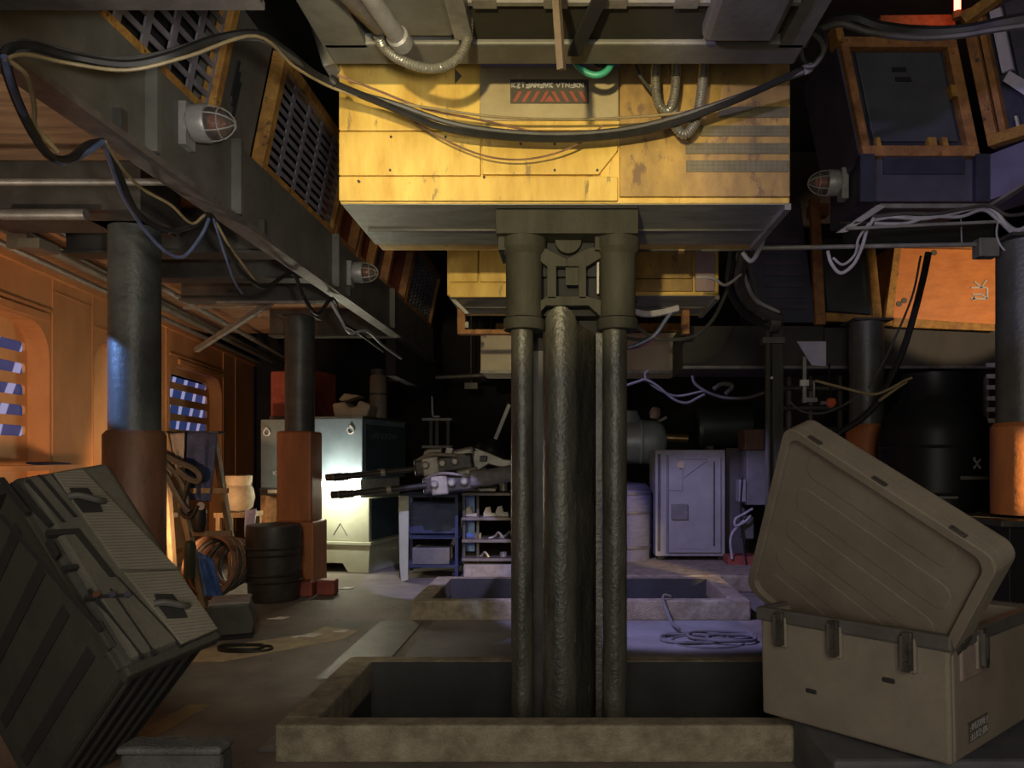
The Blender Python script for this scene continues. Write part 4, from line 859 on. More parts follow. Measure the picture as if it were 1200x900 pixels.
cables('right_wires', 'thin slack wires and a dark hose crossing before the far right pillar', [
    ([(1088,296,6.6),(1082,325,6.6),(1072,365,6.6),(1060,405,6.6),(1045,440,6.6),(1030,468,6.6),(1010,490,6.6),(985,506,6.6),(965,520,6.6)], 0.030, cable_k),
    ([(1079,300,6.65),(1068,350,6.65),(1040,415,6.65),(1018,455,6.65)], 0.010, cable_g),
    ([(1072,442,6.5),(1060,446,6.5),(1042,456,6.5),(1022,462,6.5),(990,455,6.5),(955,446,6.5)], 0.012, cable_t),
    ([(925,470,6.5),(940,482,6.5),(965,484,6.5),(990,474,6.5),(1010,460,6.5)], 0.010, cable_g),
    ([(1030,470,6.55),(1055,452,6.55),(1072,441,6.55)], 0.014, cable_t)])
cables('pale_wires', 'bundle of pale white wires tied along the angle frame at the right', [
    ([(1022,258,5.0),(1045,254,5.0),(1080,256,5.0),(1115,250,5.0),(1150,242,5.0),(1166,248,5.0),(1178,262,5.0),(1192,270,5.0),(1210,262,5.0)], 0.016, cable_w),
    ([(1024,262,5.0),(1060,262,5.0),(1090,254,5.0),(1125,254,5.0),(1152,246,5.0),(1170,258,5.0),(1190,274,5.0),(1212,268,5.0)], 0.012, cable_w),
    ([(1022,254,4.98),(1060,250,4.98),(1100,250,4.98),(1155,241,4.98),(1180,252,4.98),(1205,250,4.98)], 0.012, cable_g),
    ([(1024,256,4.97),(1016,270,4.97),(1010,290,4.97),(1000,310,4.97),(985,320,4.97),(974,308,4.97),(970,294,4.97)], 0.012, cable_w),
    ([(1018,262,4.96),(1006,280,4.96),(1002,298,4.96),(988,310,4.96),(976,302,4.96)], 0.009, cable_w),
    ([(1170,256,5.0),(1168,276,5.0),(1176,292,5.0),(1188,294,5.0),(1203,284,5.0)], 0.007, cable_w),
    ([(870,296,5.0),(880,306,5.0),(890,292,5.0),(898,270,5.0),(905,255,5.0)], 0.016, cable_w)])
# ------------------------------------------------------------------ main cable runs
t = cables('main_cable_bundle', 'thick black cable bundle sagging from the left girder across the yellow hull', [
    ([(4,66,2.58),(14,56,2.6),(40,55,2.66),(90,68,2.78),(150,76,2.85),(200,66,2.9),(250,47,3.0),(300,40,3.1),(330,56,3.3),(365,84,3.5),(390,97,3.6),(450,122,3.72),(520,150,3.82),(600,161,3.88),(690,162,3.9),(770,150,3.88),(850,122,3.82),(905,98,3.75),(948,78,3.7)], 0.018, cable_k),
    ([(4,66,2.6),(20,50,2.63),(60,57,2.79),(120,70,2.84),(180,66,2.9),(240,50,3.02),(300,44,3.12),(340,66,3.35),(390,100,3.64),(460,121,3.74),(540,147,3.84),(640,157,3.9),(740,150,3.9),(840,122,3.84),(948,82,3.7)], 0.014, cable_g),
    ([(4,70,2.56),(30,64,2.62),(80,74,2.76),(150,82,2.83),(220,66,2.92),(300,42,3.08),(345,78,3.36),(390,103,3.6),(440,117,3.7),(500,126,3.8),(580,137,3.86),(660,140,3.9),(730,138,3.9),(810,130,3.88),(880,108,3.8),(948,80,3.7)], 0.007, cable_t),
    ([(395,88,3.66),(440,105,3.74),(500,128,3.86),(560,140,3.9),(640,158,3.9)], 0.006, rope_m),
    ([(470,130,3.9),(490,146,3.92),(530,168,3.94),(570,183,3.96),(610,187,3.97),(650,180,3.96),(682,166,3.94),(708,146,3.92)], 0.005, rope_m)])
MB().lathe([(0.024,-0.02),(0.028,0),(0.024,0.02)], P(390,96,3.6), (0.7,0.3,-0.6), 12).build('cable_tie', cable_k, t, smooth=True)
MB().lathe([(0.024,-0.02),(0.028,0),(0.024,0.02)], P(946,80,3.7), (1,0,0.5), 12).build('cable_tie', cable_w, t, smooth=True)
cables('cable_loop', 'vertical loop of black cable tied at the top right corner of the hull', [
    ([(946,80,3.7),(958,72,3.68),(967,55,3.66),(964,40,3.66),(950,36,3.66),(940,52,3.66),(941,70,3.68),(952,78,3.7)], 0.018, cable_k),
    ([(943,78,3.66),(955,76,3.64),(965,60,3.63),(961,46,3.63),(950,40,3.63),(943,56,3.64)], 0.012, cable_g)], 'cable')
cables('right_cable_bundle', 'thick black cable bundle running off the top right edge', [
    ([(955,38,3.7),(970,26,3.7),(1000,22,3.7),(1030,32,3.7),(1080,38,3.7),(1130,36,3.65),(1175,27,3.55),(1215,20,3.5)], 0.030, cable_k),
    ([(958,36,3.66),(985,28,3.66),(1020,38,3.66),(1070,44,3.66),(1120,42,3.62),(1170,34,3.52),(1215,28,3.45)], 0.016, cable_g)])
cables('girder_cables', 'dark and blue cables hooked in swags along the left girder', [
    ([(6,62,2.58),(9,85,2.64),(22,122,2.8),(40,158,2.9),(60,184,3.0),(82,186,3.1),(104,170,3.25),(121,166,3.33)], 0.018, cable_k),
    ([(5,66,2.56),(14,100,2.66),(30,138,2.85),(50,172,2.95),(72,190,3.05),(100,180,3.2),(121,166,3.3)], 0.012, cable_b),
    ([(10,70,2.58),(32,90,2.66),(40,125,2.82),(42,148,2.9),(68,178,3.0)], 0.009, cable_t),
    ([(121,166,3.33),(140,205,3.6),(158,245,3.9),(180,264,4.1),(205,270,4.25),(230,262,4.35),(246,252,4.4),(262,282,4.6),(282,318,4.8),(310,336,5.2),(332,324,5.6),(345,322,5.8),(356,348,6.0),(372,368,6.3),(390,350,6.6),(402,378,7.0),(420,390,7.4),(450,412,8.3)], 0.016, cable_k),
    ([(121,166,3.30),(136,210,3.6),(150,240,3.85),(172,272,4.1),(196,296,4.25),(216,300,4.35),(236,276,4.4),(246,254,4.42)], 0.010, cable_b),
    ([(123,166,3.30),(145,200,3.6),(168,222,3.9),(200,240,4.1),(225,262,4.3),(246,252,4.4),(270,290,4.65),(300,330,5.1)], 0.008, cable_t),
    ([(250,256,4.4),(264,300,4.55),(275,330,4.75),(284,344,4.9)], 0.007, cable_b),
    ([(385,350,6.6),(398,372,6.7),(410,390,6.9),(430,388,7.2),(448,404,7.8),(470,420,8.6)], 0.014, cable_w)])

# ------------------------------------------------------------------ objects on the floor, left middle
def lathe_thing(name, m, label, cat, prof, loc, n=28, group=None, sx=1): return MB().lathe(prof, loc, n=n, sx=sx).thing(name, m, label, cat, group, smooth=35)
t = T('dark_barrel', 'dark ribbed barrel standing before the second left pillar', 'barrel', P(321,700,8.05)*1)
o = P(321, 0, 8.05); bx_ = (o.x, 8.05, 0)
MB().lathe([(0.25,0),(0.26,0.03),(0.272,0.3),(0.282,0.55),(0.287,0.74),(0.28,0.80)], bx_, n=32).build('drum', barrel_m, t, smooth=40)
MB().lathe([(0.262,0.76),(0.275,0.78),(0.275,0.815),(0.0,0.80)], bx_, n=32).build('rim', steel, t, smooth=40)
for z in (0.22, 0.29, 0.5, 0.57): MB().lathe([(0.282,z-0.014),(0.296,z),(0.282,z+0.014)], bx_, n=32).build('hoop', barrel_m, t, smooth=True)
p = P(269, 738, 6.4); M = Matrix.Translation((p.x,p.y,0)) @ Matrix.Rotation(0.35,4,'Z')
t = T('dark_footlocker', 'small dark box with its lit top coloured pale on the floor right of the tipped crate', 'box', (p.x,p.y,0))
MB(M).prism([(-0.19,-0.16,0.04),(0.19,-0.16,0.04),(0.21,-0.16,0.16),(0.16,-0.16,0.30),(-0.14,-0.16,0.30),(-0.21,-0.16,0.18)], (0,0.36,0)).build('body', steel, t, bevel=0.015)
MB(M).prism([(-0.15,-0.17,0.295),(0.17,-0.17,0.295),(0.17,0.2,0.295),(-0.15,0.2,0.295)], (0,0,0.03)).build('lid', cloth_g, t, bevel=0.01)  # pale lid colour stands for light on the box top
MB(M).box(-0.19, 0.19, -0.14, 0.18, 0, 0.05).build('foot', void_m, t)
def coil(name, label, c, rads, r, m, cat='rope', tail=None):
    rnd = random.Random(5); t = T(name, label, cat, c)
    for i, (R, dx, dy, sq) in enumerate(rads):
        pts = [V((c[0]+dx+R*math.cos(a), c[1]+dy+R*sq*math.sin(a), r+0.6*r*i+0.004*math.sin(3*a))) for a in [k*2*math.pi/14 for k in range(15)]]
        MB().tube(pts, r, 7, 3).build('turn', m, t, smooth=True)
    if tail: MB().tube(tail, r, 7, 5).build('tail', m, t, smooth=True)
    return t
q = P(288, 762, 5.95)
coil('cord_loop', 'thin dark cord loop on the floor beside the tipped crate', (q.x, 5.95, 0), [(0.21,0,0,0.5),(0.18,-0.05,0.03,0.5)], 0.011, cable_k, 'cord')
q = P(825, 728, 6.3)
coil('rope_coil', 'loose grey hose coil on the violet lit walkway right of the column', (q.x, 6.15, 0.015), [(0.30,0.0,0.0,0.75),(0.27,-0.08,0.1,0.7),(0.22,-0.16,0.05,0.7),(0.26,0.12,0.12,0.6),(0.20,0.2,0.0,0.6)], 0.014, ropeg, 'hose',
     [(q.x-0.2,6.35,0.07),(q.x-0.22,6.7,0.06),(q.x-0.26,6.95,0.2),(q.x-0.24,7.02,0.24),(q.x-0.18,7.05,0.22)])
for i, (u, v, w_, l) in enumerate(((362,745,0.10,'white torn scrap of paper on the lit floor left of the pit'),(400,740,0.07,'small white scrap nearest the far pit kerb'),(326,725,0.09,'pale flat scrap in the shade left of the white scrap'),(346,747,0.03,'tiny white crumb beside the torn scrap'),(405,690,0.09,'pale scrap beside the red blocks'))):
    Y = 1348.5/(v-535); p = P(u, v, Y); MB().prism([(p.x-w_,Y-w_*0.4,.003),(p.x+w_*0.6,Y-w_*0.5,.003),(p.x+w_,Y+w_*0.5,.003),(p.x-w_*0.2,Y+w_*0.6,.003),(p.x-w_*0.3,Y+0.1*w_,.003)], (0,0,0.006)).thing('paper_scrap', paper, l, 'scrap', 'scraps on the floor')

# wooden step ladder with draped cloth and hoses
Y = 7.5
t = T('wooden_ladder', 'wooden A-frame trestle behind the tipped crate, draped with cloth and hoses', 'trestle', P(225,715,Y))
def leg(u0, v0, u1, v1, y0, y1, w_=0.05): MB().beam(P(u0,v0,y0), P(u1,v1,y1), w_, w_*1.6, (0,1,0)).build('leg', timber, t, bevel=0.004)
leg(196,508,240,712,7.3,7.3); leg(250,508,272,640,7.7,8.2); leg(192,508,205,700,7.6,8.2); leg(247,508,300,712,7.4,7.3,0.04) if False else None
MB().beam(P(190,507,7.45), P(260,507,7.45), 0.16, 0.03, (0,0,1)).build('top_board', steel, t, bevel=0.004)
for v in (575, 625): MB().beam(P(210+(v-508)*0.12,v,7.32), P(262+(v-508)*0.08,v,7.32), 0.03, 0.05).build('rung', timber, t)
def sheet(name, m, label, pts, nx=10, nz=14, amp=0.03, seed=1, cat='cloth', th=0.012, hang=True):
    """Hanging cloth between top edge a-b and bottom edge d-c, with folds."""
    a, b, c_, d = [V(p) for p in pts]; rnd = random.Random(seed); ph = [rnd.uniform(0,6) for _ in range(4)]
    vs = []; fs = []
    for j in range(nz+1):
        for i in range(nx+1):
            s, q_ = i/nx, j/nz; p = (a.lerp(b,s)).lerp(d.lerp(c_,s), q_)
            f = amp*(math.sin(s*11+ph[0]+q_*1.5)+0.6*math.sin(s*23+ph[1]-q_*2))*(0.3+0.7*q_)
            vs.append(p+V((0.3*f,-f,0.15*f)))
    for j in range(nz):
        for i in range(nx):
            k = j*(nx+1)+i; fs.append((k,k+1,k+nx+2,k+nx+1))
    o = MB().add(vs, fs).thing(name, m, label, cat, smooth=True)
    s_ = o.modifiers.new('solid', 'SOLIDIFY'); s_.thickness = th
    return o
sheet('blue_cloth', cloth_b, 'dark blue cloth hanging over the top board of the trestle', (P(212,505,7.36), P(254,507,7.36), P(246,588,7.30), P(220,585,7.30)))
sheet('grey_rag', cloth_g, 'dull grey rag hanging at the left of the blue cloth on the trestle', (P(196,508,7.30), P(216,507,7.30), P(214,560,7.26), P(202,545,7.26)), 6, 10, 0.02, 3)
cables('draped_hoses', 'grey hoses thrown over the trestle in long loops', [
    ([(150,530,7.2),(185,530,7.2),(205,540,7.2),(225,548,7.2),(234,556,7.2),(232,564,7.2),(220,560,7.2),(208,550,7.2)], 0.032, cable_g),
    ([(165,538,7.18),(190,550,7.18),(205,575,7.18),(215,592,7.18),(222,600,7.18)], 0.030, cable_g),
    ([(180,528,7.22),(200,548,7.22),(214,568,7.22),(220,590,7.22),(218,608,7.22)], 0.026, cable_g),
    ([(222,560,7.2),(216,585,7.2),(212,600,7.2),(224,606,7.2),(232,592,7.2)], 0.022, cable_k)], 'hoses')
tb = T('tool_pouch', 'dark pouch with a pale round badge hanging in the trestle', 'pouch', P(232,600,7.25))
MB().lathe([(0.0,-0.16),(0.05,-0.15),(0.075,-0.05),(0.07,0.06),(0.03,0.1)], P(233,605,7.27), n=14).build('bag', cable_k, tb, smooth=True)
MB().lathe([(0,0),(0.04,0.0),(0.04,0.02)], P(235,593,7.2), (0,1,0), 14).build('badge', cloth_g, tb, smooth=True)
MB().lathe([(0.0,-0.25),(0.05,-0.24),(0.055,0.1),(0.03,0.12)], P(222,648,7.2), n=12).thing('green_bottle', mat('bottle_green', (0.05,0.06,0.03), (0.03,0.035,0.02), 0.3, 0, 5, 0), 'dark green bottle shape tied below the pouch on the trestle', 'bottle', smooth=True)
rc = T('brown_rope_heap', 'thick heap of brown rope turns on the floor beside the trestle', 'rope', P(262,700,7.9))
c0 = P(262, 662, 7.9)
for i in range(9):
    a0 = -0.5+i*0.13
    pts = [c0+V(((0.27-0.012*i)*math.cos(a)*math.cos(a0*0.5)+0.02*(i-4), 0.1*math.sin(a)+0.035*i-0.15, (0.31-0.012*i)*math.sin(a)+0.02*math.sin(i*2))) for a in [k*2*math.pi/16 for k in range(17)]]
    MB().tube(pts, 0.026, 7, 2).build('turn', [rope_m, rope_m, cable_g][i % 3], rc, smooth=True)
sheet('blue_tarp', tarp_b, 'crumpled bright blue tarp slumped at the foot of the trestle', (P(229,645,7.35), P(250,655,7.45), P(262,700,7.3), P(240,698,7.15)), 10, 10, 0.035, 5, 'tarp')
p = P(191, 640, 8.3)
t = T('timber_post', 'short pale timber post behind the trestle', 'post', (p.x,8.3,0))
MB().box(p.x-0.07, p.x+0.07, 8.25, 8.4, 0, 0.86).build('shaft', timber, t, bevel=0.006); MB().box(p.x-0.10, p.x+0.10, 8.22, 8.43, 0.86, 0.92).build('cap', timber, t, bevel=0.006)
MB().lathe([(0.05,0),(0.07,0.02),(0.05,0.05),(0.07,0.08),(0.05,0.12),(0.02,0.16)], (p.x,8.32,0.92), n=14).build('finial', rope_m, t, smooth=True)
p = P(280, 600, 9.3)
t = T('pot_stand', 'plain wooden stand under the clay pot, behind the trestle', 'stand', (p.x,9.3,0))
MB().box(p.x-0.22, p.x+0.22, 9.1, 9.5, 0.80, 0.86).build('top', timber, t); 
for a, b in ((-.18,9.14),(.18,9.14),(-.18,9.46),(.18,9.46)): MB().box(p.x+a-0.025, p.x+a+0.025, b-0.025, b+0.025, 0, 0.8).build('leg', timber, t)
lathe_thing('clay_pot', pot_m, 'squat tan clay pot with a wide neck, left of the blue cabinet', 'pot', [(0.10,0.0),(0.16,0.06),(0.19,0.18),(0.17,0.29),(0.14,0.33),(0.15,0.36),(0.16,0.45),(0.14,0.46)], (p.x,9.3,0.86))
sheet('lilac_cloth', cloth_l, 'pale lilac cloth hanging before the pot stand', (P(288,598,9.07), P(300,596,9.07), P(296,642,9.05), P(286,628,9.05)), 6, 8, 0.015, 7)
sheet('folded_blue_cloth', cloth_b, 'folded dark blue cloth lying on the ledge of the orange wall', (V(W(Ws(6.9),1.50,0.05)), V(W(Ws(7.4),1.50,0.05)), V(W(Ws(7.4),1.48,0.2)), V(W(Ws(6.9),1.48,0.2))), 8, 4, 0.015, 8, th=0.02)

# ------------------------------------------------------------------ blue cabinet group
cor = V((-2.72, 9.84, 0)); df = V((-0.975, 0.222, 0)); ds = V((0.222, 0.975, 0))
Mb = frame(cor, -df, (0,0,1))                                # local x to the right along the front, y into the cabinet, origin at the near right corner
fy = 1 if (Mb.to_3x3() @ V((0,1,0))).y > 0 else -1
def B(x0, x1, y0, y1, z0, z1, m=None): 
    m = m or MB(Mb); return m.box(x0, x1, min(y0*fy,y1*fy), max(y0*fy,y1*fy), z0, z1)
t = T('blue_cabinet', 'tall blue-grey cabinet with a glowing light slot, behind the long gun barrels', 'cabinet', cor)
B(-0.98, 0, 0.0, 1.3, 1.25, 2.06).build('upper_body', blue_cab, t, bevel=0.01)
B(0.0, 0.015, 0.06, 1.25, 1.28, 1.98).build('side_panel', teal_cab, t, bevel=0.006)
B(-1.0, 0.02, -0.02, 1.32, 2.06, 2.085).build('top_edge', steel, t)
B(-0.98, -0.04, 0.03, 1.2, 0.98, 1.25).build('light_slot_back', mark_w, t)
B(-0.80, -0.05, -0.05, 0.02, 1.15, 1.215).build('light_tube', strip_e, t, label='glowing white light tube')
B(-0.98, 0.10, 0.0, 1.1, 0.42, 1.00).build('lower_body', green_cab, t, bevel=0.012)
B(0.10, 0.115, 0.05, 1.05, 0.44, 0.98).build('lower_side', teal_cab, t)
B(-0.74, -0.72, -0.008, 0.02, 0.44, 1.0).build('door_gap', steel, t)
B(-1.0, 0.14, -0.03, 1.1, 0.37, 0.42).build('ledge', green_cab, t, bevel=0.01)
m = MB(Mb); m.prism([(-0.98,0.02*fy,0.0),(-0.90,0.02*fy,0.0),(-0.84,0.02*fy,0.12),(-0.30,0.02*fy,0.12),(-0.22,0.02*fy,0.0),(0.08,0.02*fy,0.0),(0.10,0.02*fy,0.37),(-0.98,0.02*fy,0.37)], (0,1.0*fy,0)); m.build('foot', green_cab, t, bevel=0.008)
m = MB(Mb); 
for a, b in (((-0.42,0.5),(-0.32,0.66)),((-0.32,0.66),(-0.22,0.5))): m.beam((a[0],-0.006*fy,a[1]), (b[0],-0.006*fy,b[1]), 0.008, 0.01, (0,1,0))
m.build('chevron_mark', grey_box, t)
def ring(mb, x, z): mb.tube([(x+0.045*math.cos(a), -0.02*fy, z+0.045*math.sin(a)) for a in [k*2*math.pi/14 for k in range(15)]], 0.010, 6, 0); mb.lathe([(0,0),(0.02,0),(0.02,0.03)], (x,-0.03*fy,z+0.05), (0,fy,0), 10); return mb
ring(MB(Mb), -0.16, 1.90).build('ring_handle', mark_w, t, smooth=True)
glyphs(MB(), Mb @ V((0.03,0.20*fy,1.80)), ds, (0,0,1), 6, 0.10, 0.06, 0.016, 9).build('side_lettering', grey_box, t)
t = T('blue_locker', 'dull blue-green locker with a ring handle at the left of the second pillar', 'locker', Mb @ V((-1.4,0,0)))
B(-1.54, -1.02, 0.02, 1.2, 1.12, 2.06).build('body', mat('locker_green', (0.14,0.165,0.16), (0.10,0.12,0.115), 0.5, 0, 3, 0.06), t, bevel=0.01)
B(-1.54, -1.02, 0.0, 1.2, 1.02, 1.12).build('band', steel, t, bevel=0.008); B(-1.38, -1.12, -0.06, 0.05, 1.05, 1.10).build('grip', tan_m, t, bevel=0.008)
B(-1.54, -1.46, 0.02, 1.2, 0, 1.02).build('side_post', rust_o, t); B(-1.10, -1.02, 0.02, 1.2, 0, 1.02).build('side_post', green_cab, t); B(-1.46, -1.10, 0.5, 1.2, 0, 1.02).build('dark_back', void_m, t)
ring(MB(Mb), -1.42, 1.88).build('ring_handle', mark_w, t, smooth=True)
glyphs(MB(), Mb @ V((-1.34,0.015*fy,1.30)), -df, (0,0,1), 3, 0.05, 0.05, 0.008, 4).build('lettering', mark_w, t)
p = Mb @ V((-0.33,0.4*fy,2.085))
t = T('tan_bin', 'tan plastic bin with a notched front on top of the blue cabinet', 'bin', p)
m = MB(); m.prism([p+V((-0.24,-.15,0)), p+V((0.20,-.15,0)), p+V((0.26,-.15,0.17)), p+V((0.10,-.15,0.24)), p+V((0.06,-.15,0.15)), p+V((-0.04,-.15,0.14)), p+V((-0.10,-.15,0.22)), p+V((-0.27,-.15,0.19))], (0,0.4,0)); m.build('tub', tan_m, t, bevel=0.03)
m = MB(); m.prism([p+V((-0.12,-.17,0.22)), p+V((-0.04,-.17,0.24)), p+V((0.12,-.17,0.30)), p+V((-0.10,-.17,0.33)), p+V((-0.18,-.17,0.24))], (0,0.3,0)); m.build('flap', tan_m, t, bevel=0.02)
p = Mb @ V((-0.28,1.0*fy,2.085))
t = T('tan_canister', 'tall tan canister standing behind the bin on the blue cabinet', 'canister', p)
MB().lathe([(0.12,0),(0.125,0.02),(0.125,0.62),(0.10,0.66)], p, n=20).build('body', mat('canister', (0.22,0.18,0.12), (0.14,0.115,0.08), 0.6, 0, 5, 0.1), t, smooth=40)
MB().lathe([(0.11,0.66),(0.11,0.74),(0.0,0.75)], p, n=20).build('cap', steel, t, smooth=40)
MB().lathe([(0.131,0.36),(0.131,0.39)], p, n=20).build('band', steel, t)
t = T('red_box', 'dull red box on top of the locker, behind the second left pillar', 'box', Mb @ V((-1.1,0.6*fy,2.085)))
B(-1.72, -1.02, 0.5, 1.1, 2.085, 2.78).build('body', red_m, t, bevel=0.02); B(-1.72, -1.02, 0.48, 0.52, 2.085, 2.13).build('base_rail', steel, t)

# ------------------------------------------------------------------ guns, trolley, rack
Yg = 8.9
t = T('blue_trolley', 'dark blue open trolley below the gun bodies, right of the blue cabinet', 'trolley', P(504,672,9.3))
Yt = 9.3
for u in (470, 535): 
    for y in (Yt, Yt+0.6): x = P(u,0,Yt).x; MB().box(x-0.02, x+0.02, y, y+0.04, 0.03, 1.06).build('upright', blue_tr, t)
xa, xb = P(468,0,Yt).x, P(537,0,Yt).x
for z, h in ((1.04,0.035),(0.16,0.03),(0.52,0.015)): MB().box(xa, xb, Yt-0.01, Yt+0.65, z, z+h).build('shelf', blue_tr, t)
MB().box(xa+0.05, xb-0.05, Yt+0.3, Yt+0.6, 0.55, 0.95).build('drawer_box', blue_tr, t, bevel=0.01); MB().box(xa+0.08, xa+0.1, Yt-0.02, Yt, 0.72, 0.9).build('white_tag', mark_w, t)
MB().box(xa+0.15, xb-0.12, Yt+0.05, Yt+0.4, 0.19, 0.4).build('lower_bin', grey_box, t, bevel=0.01)
for u in (474, 531): MB().lathe([(0.05,-0.02),(0.05,0.02)], (P(u,0,Yt).x, Yt+0.1, 0.05), (1,0,0), 14).build('wheel', void_m, t, smooth=True)
MB().prism([P(467,581,9.2), P(479,581,9.2), P(478,680,9.2), P(470,682,9.2), P(468,660,9.2)], (0,0.03,0)).thing('pale_board', green_cab, 'narrow pale green board leaning at the left side of the blue trolley', 'board', bevel=0.004)
t = T('parts_rack', 'grey shelf rack of loose parts just left of the column', 'rack', P(572,675,9.1))
Yr = 9.1; xa, xb = P(541,0,Yr).x, P(612,0,Yr).x
for x in (xa, xa+0.17, xb-0.03): MB().box(x, x+0.03, Yr+0.1, Yr+0.13, 0, 1.1).build('upright', steel, t)
for v in (579, 608, 634, 656): z = P(0,v,Yr).z; MB().box(xa, xb, Yr, Yr+0.55, z-0.02, z+0.015).build('shelf', flange_m, t, bevel=0.004)
MB().box(xa+0.02, xb, Yr+0.02, Yr+0.5, 0.02, P(0,660,Yr).z-0.02).build('base_bin', cloth_g, t, bevel=0.015)
MB().box(xa, xa+0.12, Yr+0.3, Yr+0.34, 0.35, 1.05).build('blue_back', tarp_b, t)
rnd = random.Random(2)
items = [(552,603,'clamp'),(574,603,'bracket'),(588,602,'bracket'),(560,630,'flange'),(582,630,'tool'),(595,629,'tool'),(566,653,'tool'),(590,652,'flange')]
words = {'clamp':('clamp','small pale clamp at the left end of the upper rack shelf'),}
lab = ['small clamp at the left of the second rack shelf','squat bracket in the middle of the second rack shelf','bracket beside the column on the second rack shelf','flange ring at the left of the third rack shelf','bent tool in the middle of the third rack shelf','bent tool beside the column on the third rack shelf','long tool on the lowest rack shelf','flange ring beside the column on the lowest rack shelf']
for (u, v, k), l in zip(items, lab):
    p = P(u, v+3, Yr+0.2); m = MB()
    if k == 'flange': m.lathe([(0.03,0),(0.07,0.0),(0.07,0.025),(0.045,0.03),(0.045,0.09),(0.03,0.09),(0.03,0)], p, n=16)
    elif k == 'tool': m.tube([p+V((-0.1,0,0.02)), p+V((-0.02,0,0.05)), p+V((0.03,-0.05,0.10)), p+V((0.09,-0.05,0.02))], 0.016, 8, 4)
    else: m.prism([p+V((-0.08,0,0)), p+V((0.08,0,0)), p+V((0.08,0,0.05)), p+V((0.02,0,0.05)), p+V((0.0,0,0.13)), p+V((-0.05,0,0.12)), p+V((-0.08,0,0.05))], (0,0.07,0))
    m.thing(k, gun_l, l, 'machine part', 'loose parts on the rack', smooth=30)
for i, (u, l) in enumerate(((558,'round cap lying at the left of the top rack shelf'),(572,'flat plate in the middle of the top rack shelf'),(590,'upright cylinder beside the column on the top rack shelf'))):
    p = P(u, 575, Yr+0.2); m = MB()
    if i == 0: m.lathe([(0.07,0),(0.075,0.03),(0.05,0.07),(0.0,0.09)], p, n=16)
    elif i == 1: m.prism([p+V((-.1,-.1,0)), p+V((.1,-.1,0)), p+V((.12,.1,0.03)), p+V((-.1,.1,0.03))], (0,0,0.03))
    else: m.lathe([(0.05,0),(0.05,0.12),(0.03,0.13),(0.03,0.16)], p, n=14)
    m.thing(['valve_cover','flat_plate','small_cylinder'][i], gun_l, l, 'machine part', 'loose parts on the rack', smooth=30)
def gun(label, b0, b1, body, lowp):
    t = T('twin_barrel_gun', label, 'gun', P(*body[0]), 'twin barrel guns over the trolley')
    for dy, du in ((0.0, 0), (0.16, -9)):
        p, q_ = P(b0[0]+du, b0[1], b0[2]+dy), P(b1[0], b1[1], b1[2]+dy)
        MB().tube([p, q_], 0.035, 12, 0).build('barrel', gun_m, t, smooth=40)
        MB().tube([p, p.lerp(q_,0.16)], 0.046, 12, 0).build('muzzle', gun_m, t, smooth=40)
        d = (p-q_).normalized(); MB().lathe([(0.028,0.0),(0.046,0.0),(0.046,0.012),(0.028,0.012)], p-d*0.004, d, 14).build('muzzle_ring', gun_l, t, smooth=40)
        MB().tube([p.lerp(q_,0.55), p.lerp(q_,0.6)], 0.045, 12, 0).build('barrel_band', gun_l, t, smooth=40)
    a, b = P(*body[0]), P(*body[1]); d = (b-a).normalized()
    MB().beam(a, b, 0.30, 0.20).build('receiver', gun_m, t, bevel=0.03)
    MB().beam(a+d*0.1, a+d*0.3, 0.33, 0.23).build('collar', gun_l, t, bevel=0.02)
    MB().beam(b-d*0.25+V((0,0,0.1)), b+V((0,0,0.12)), 0.16, 0.12).build('rear_housing', gun_l, t, bevel=0.03)
    for s_ in (0.15, 0.35, 0.5): MB().lathe([(0,0),(0.045,0.0),(0.05,0.04),(0.03,0.06)], a+d*s_+V((0,-0.16,0.02)), (0,-1,0), 12).build('bolt_cap', gun_l, t, smooth=True)
    MB().tube([a+V((0,-.1,0.08)), a+d*0.2+V((0,-.18,0.14)), a+d*0.45+V((0,-.18,0.1)), b+V((0,-.1,0.05))], 0.02, 8).build('feed_pipe', gun_l, t, smooth=True)
    return t
gun('upper twin barrel gun, its muzzles in front of the glowing light slot', (392,560,Yg), (492,549,Yg), ((488,549,Yg+0.08),(556,540,Yg+0.08)), 0)
gun('lower twin barrel gun resting on the blue trolley', (398,580,Yg-0.15), (500,569,Yg-0.15), ((498,570,Yg),(560,564,Yg)), 0)
def blk(name, m, label, cat, parts_, loc):
    t = T(name, label, cat, loc)
    for (nm, mb, mm) in parts_: mb.build(nm, mm, t, bevel=0.012) if nm != 'pipe' and nm != 'lens' else mb.build(nm, mm, t, smooth=True)
    return t
p = P(500,532,Yg+0.2)
blk('elbow_pipe', gun_l, 'pale bent pipe fitting on top of the upper gun', 'fitting', [('pipe', MB().tube([p+V((0,0,-0.10)), p+V((0,0,0)), p+V((0.03,0,0.03)), p+V((0.1,0,0.035)), p+V((0.18,0,0.035))], 0.035, 10, 4), gun_l), ('flange', MB().lathe([(0.05,0),(0.05,0.03)], p+V((0.16,0,0.035)), (1,0,0), 14), gun_l), ('valve', MB().beam(p+V((0.26,-.05,-0.08)), p+V((0.30,-.05,0.08)), 0.09, 0.09), gun_l)], p)
p = P(575,545,Yg+0.1)
m = MB(); m.prism([P(545,552,Yg+.05), P(552,530,Yg+.05), P(560,526,Yg+.05), P(572,530,Yg+.05), P(590,538,Yg+.05), P(612,540,Yg+.05), P(612,550,Yg+.05), P(588,548,Yg+.05), P(572,544,Yg+.05), P(560,552,Yg+.05)], (0,0.3,0))
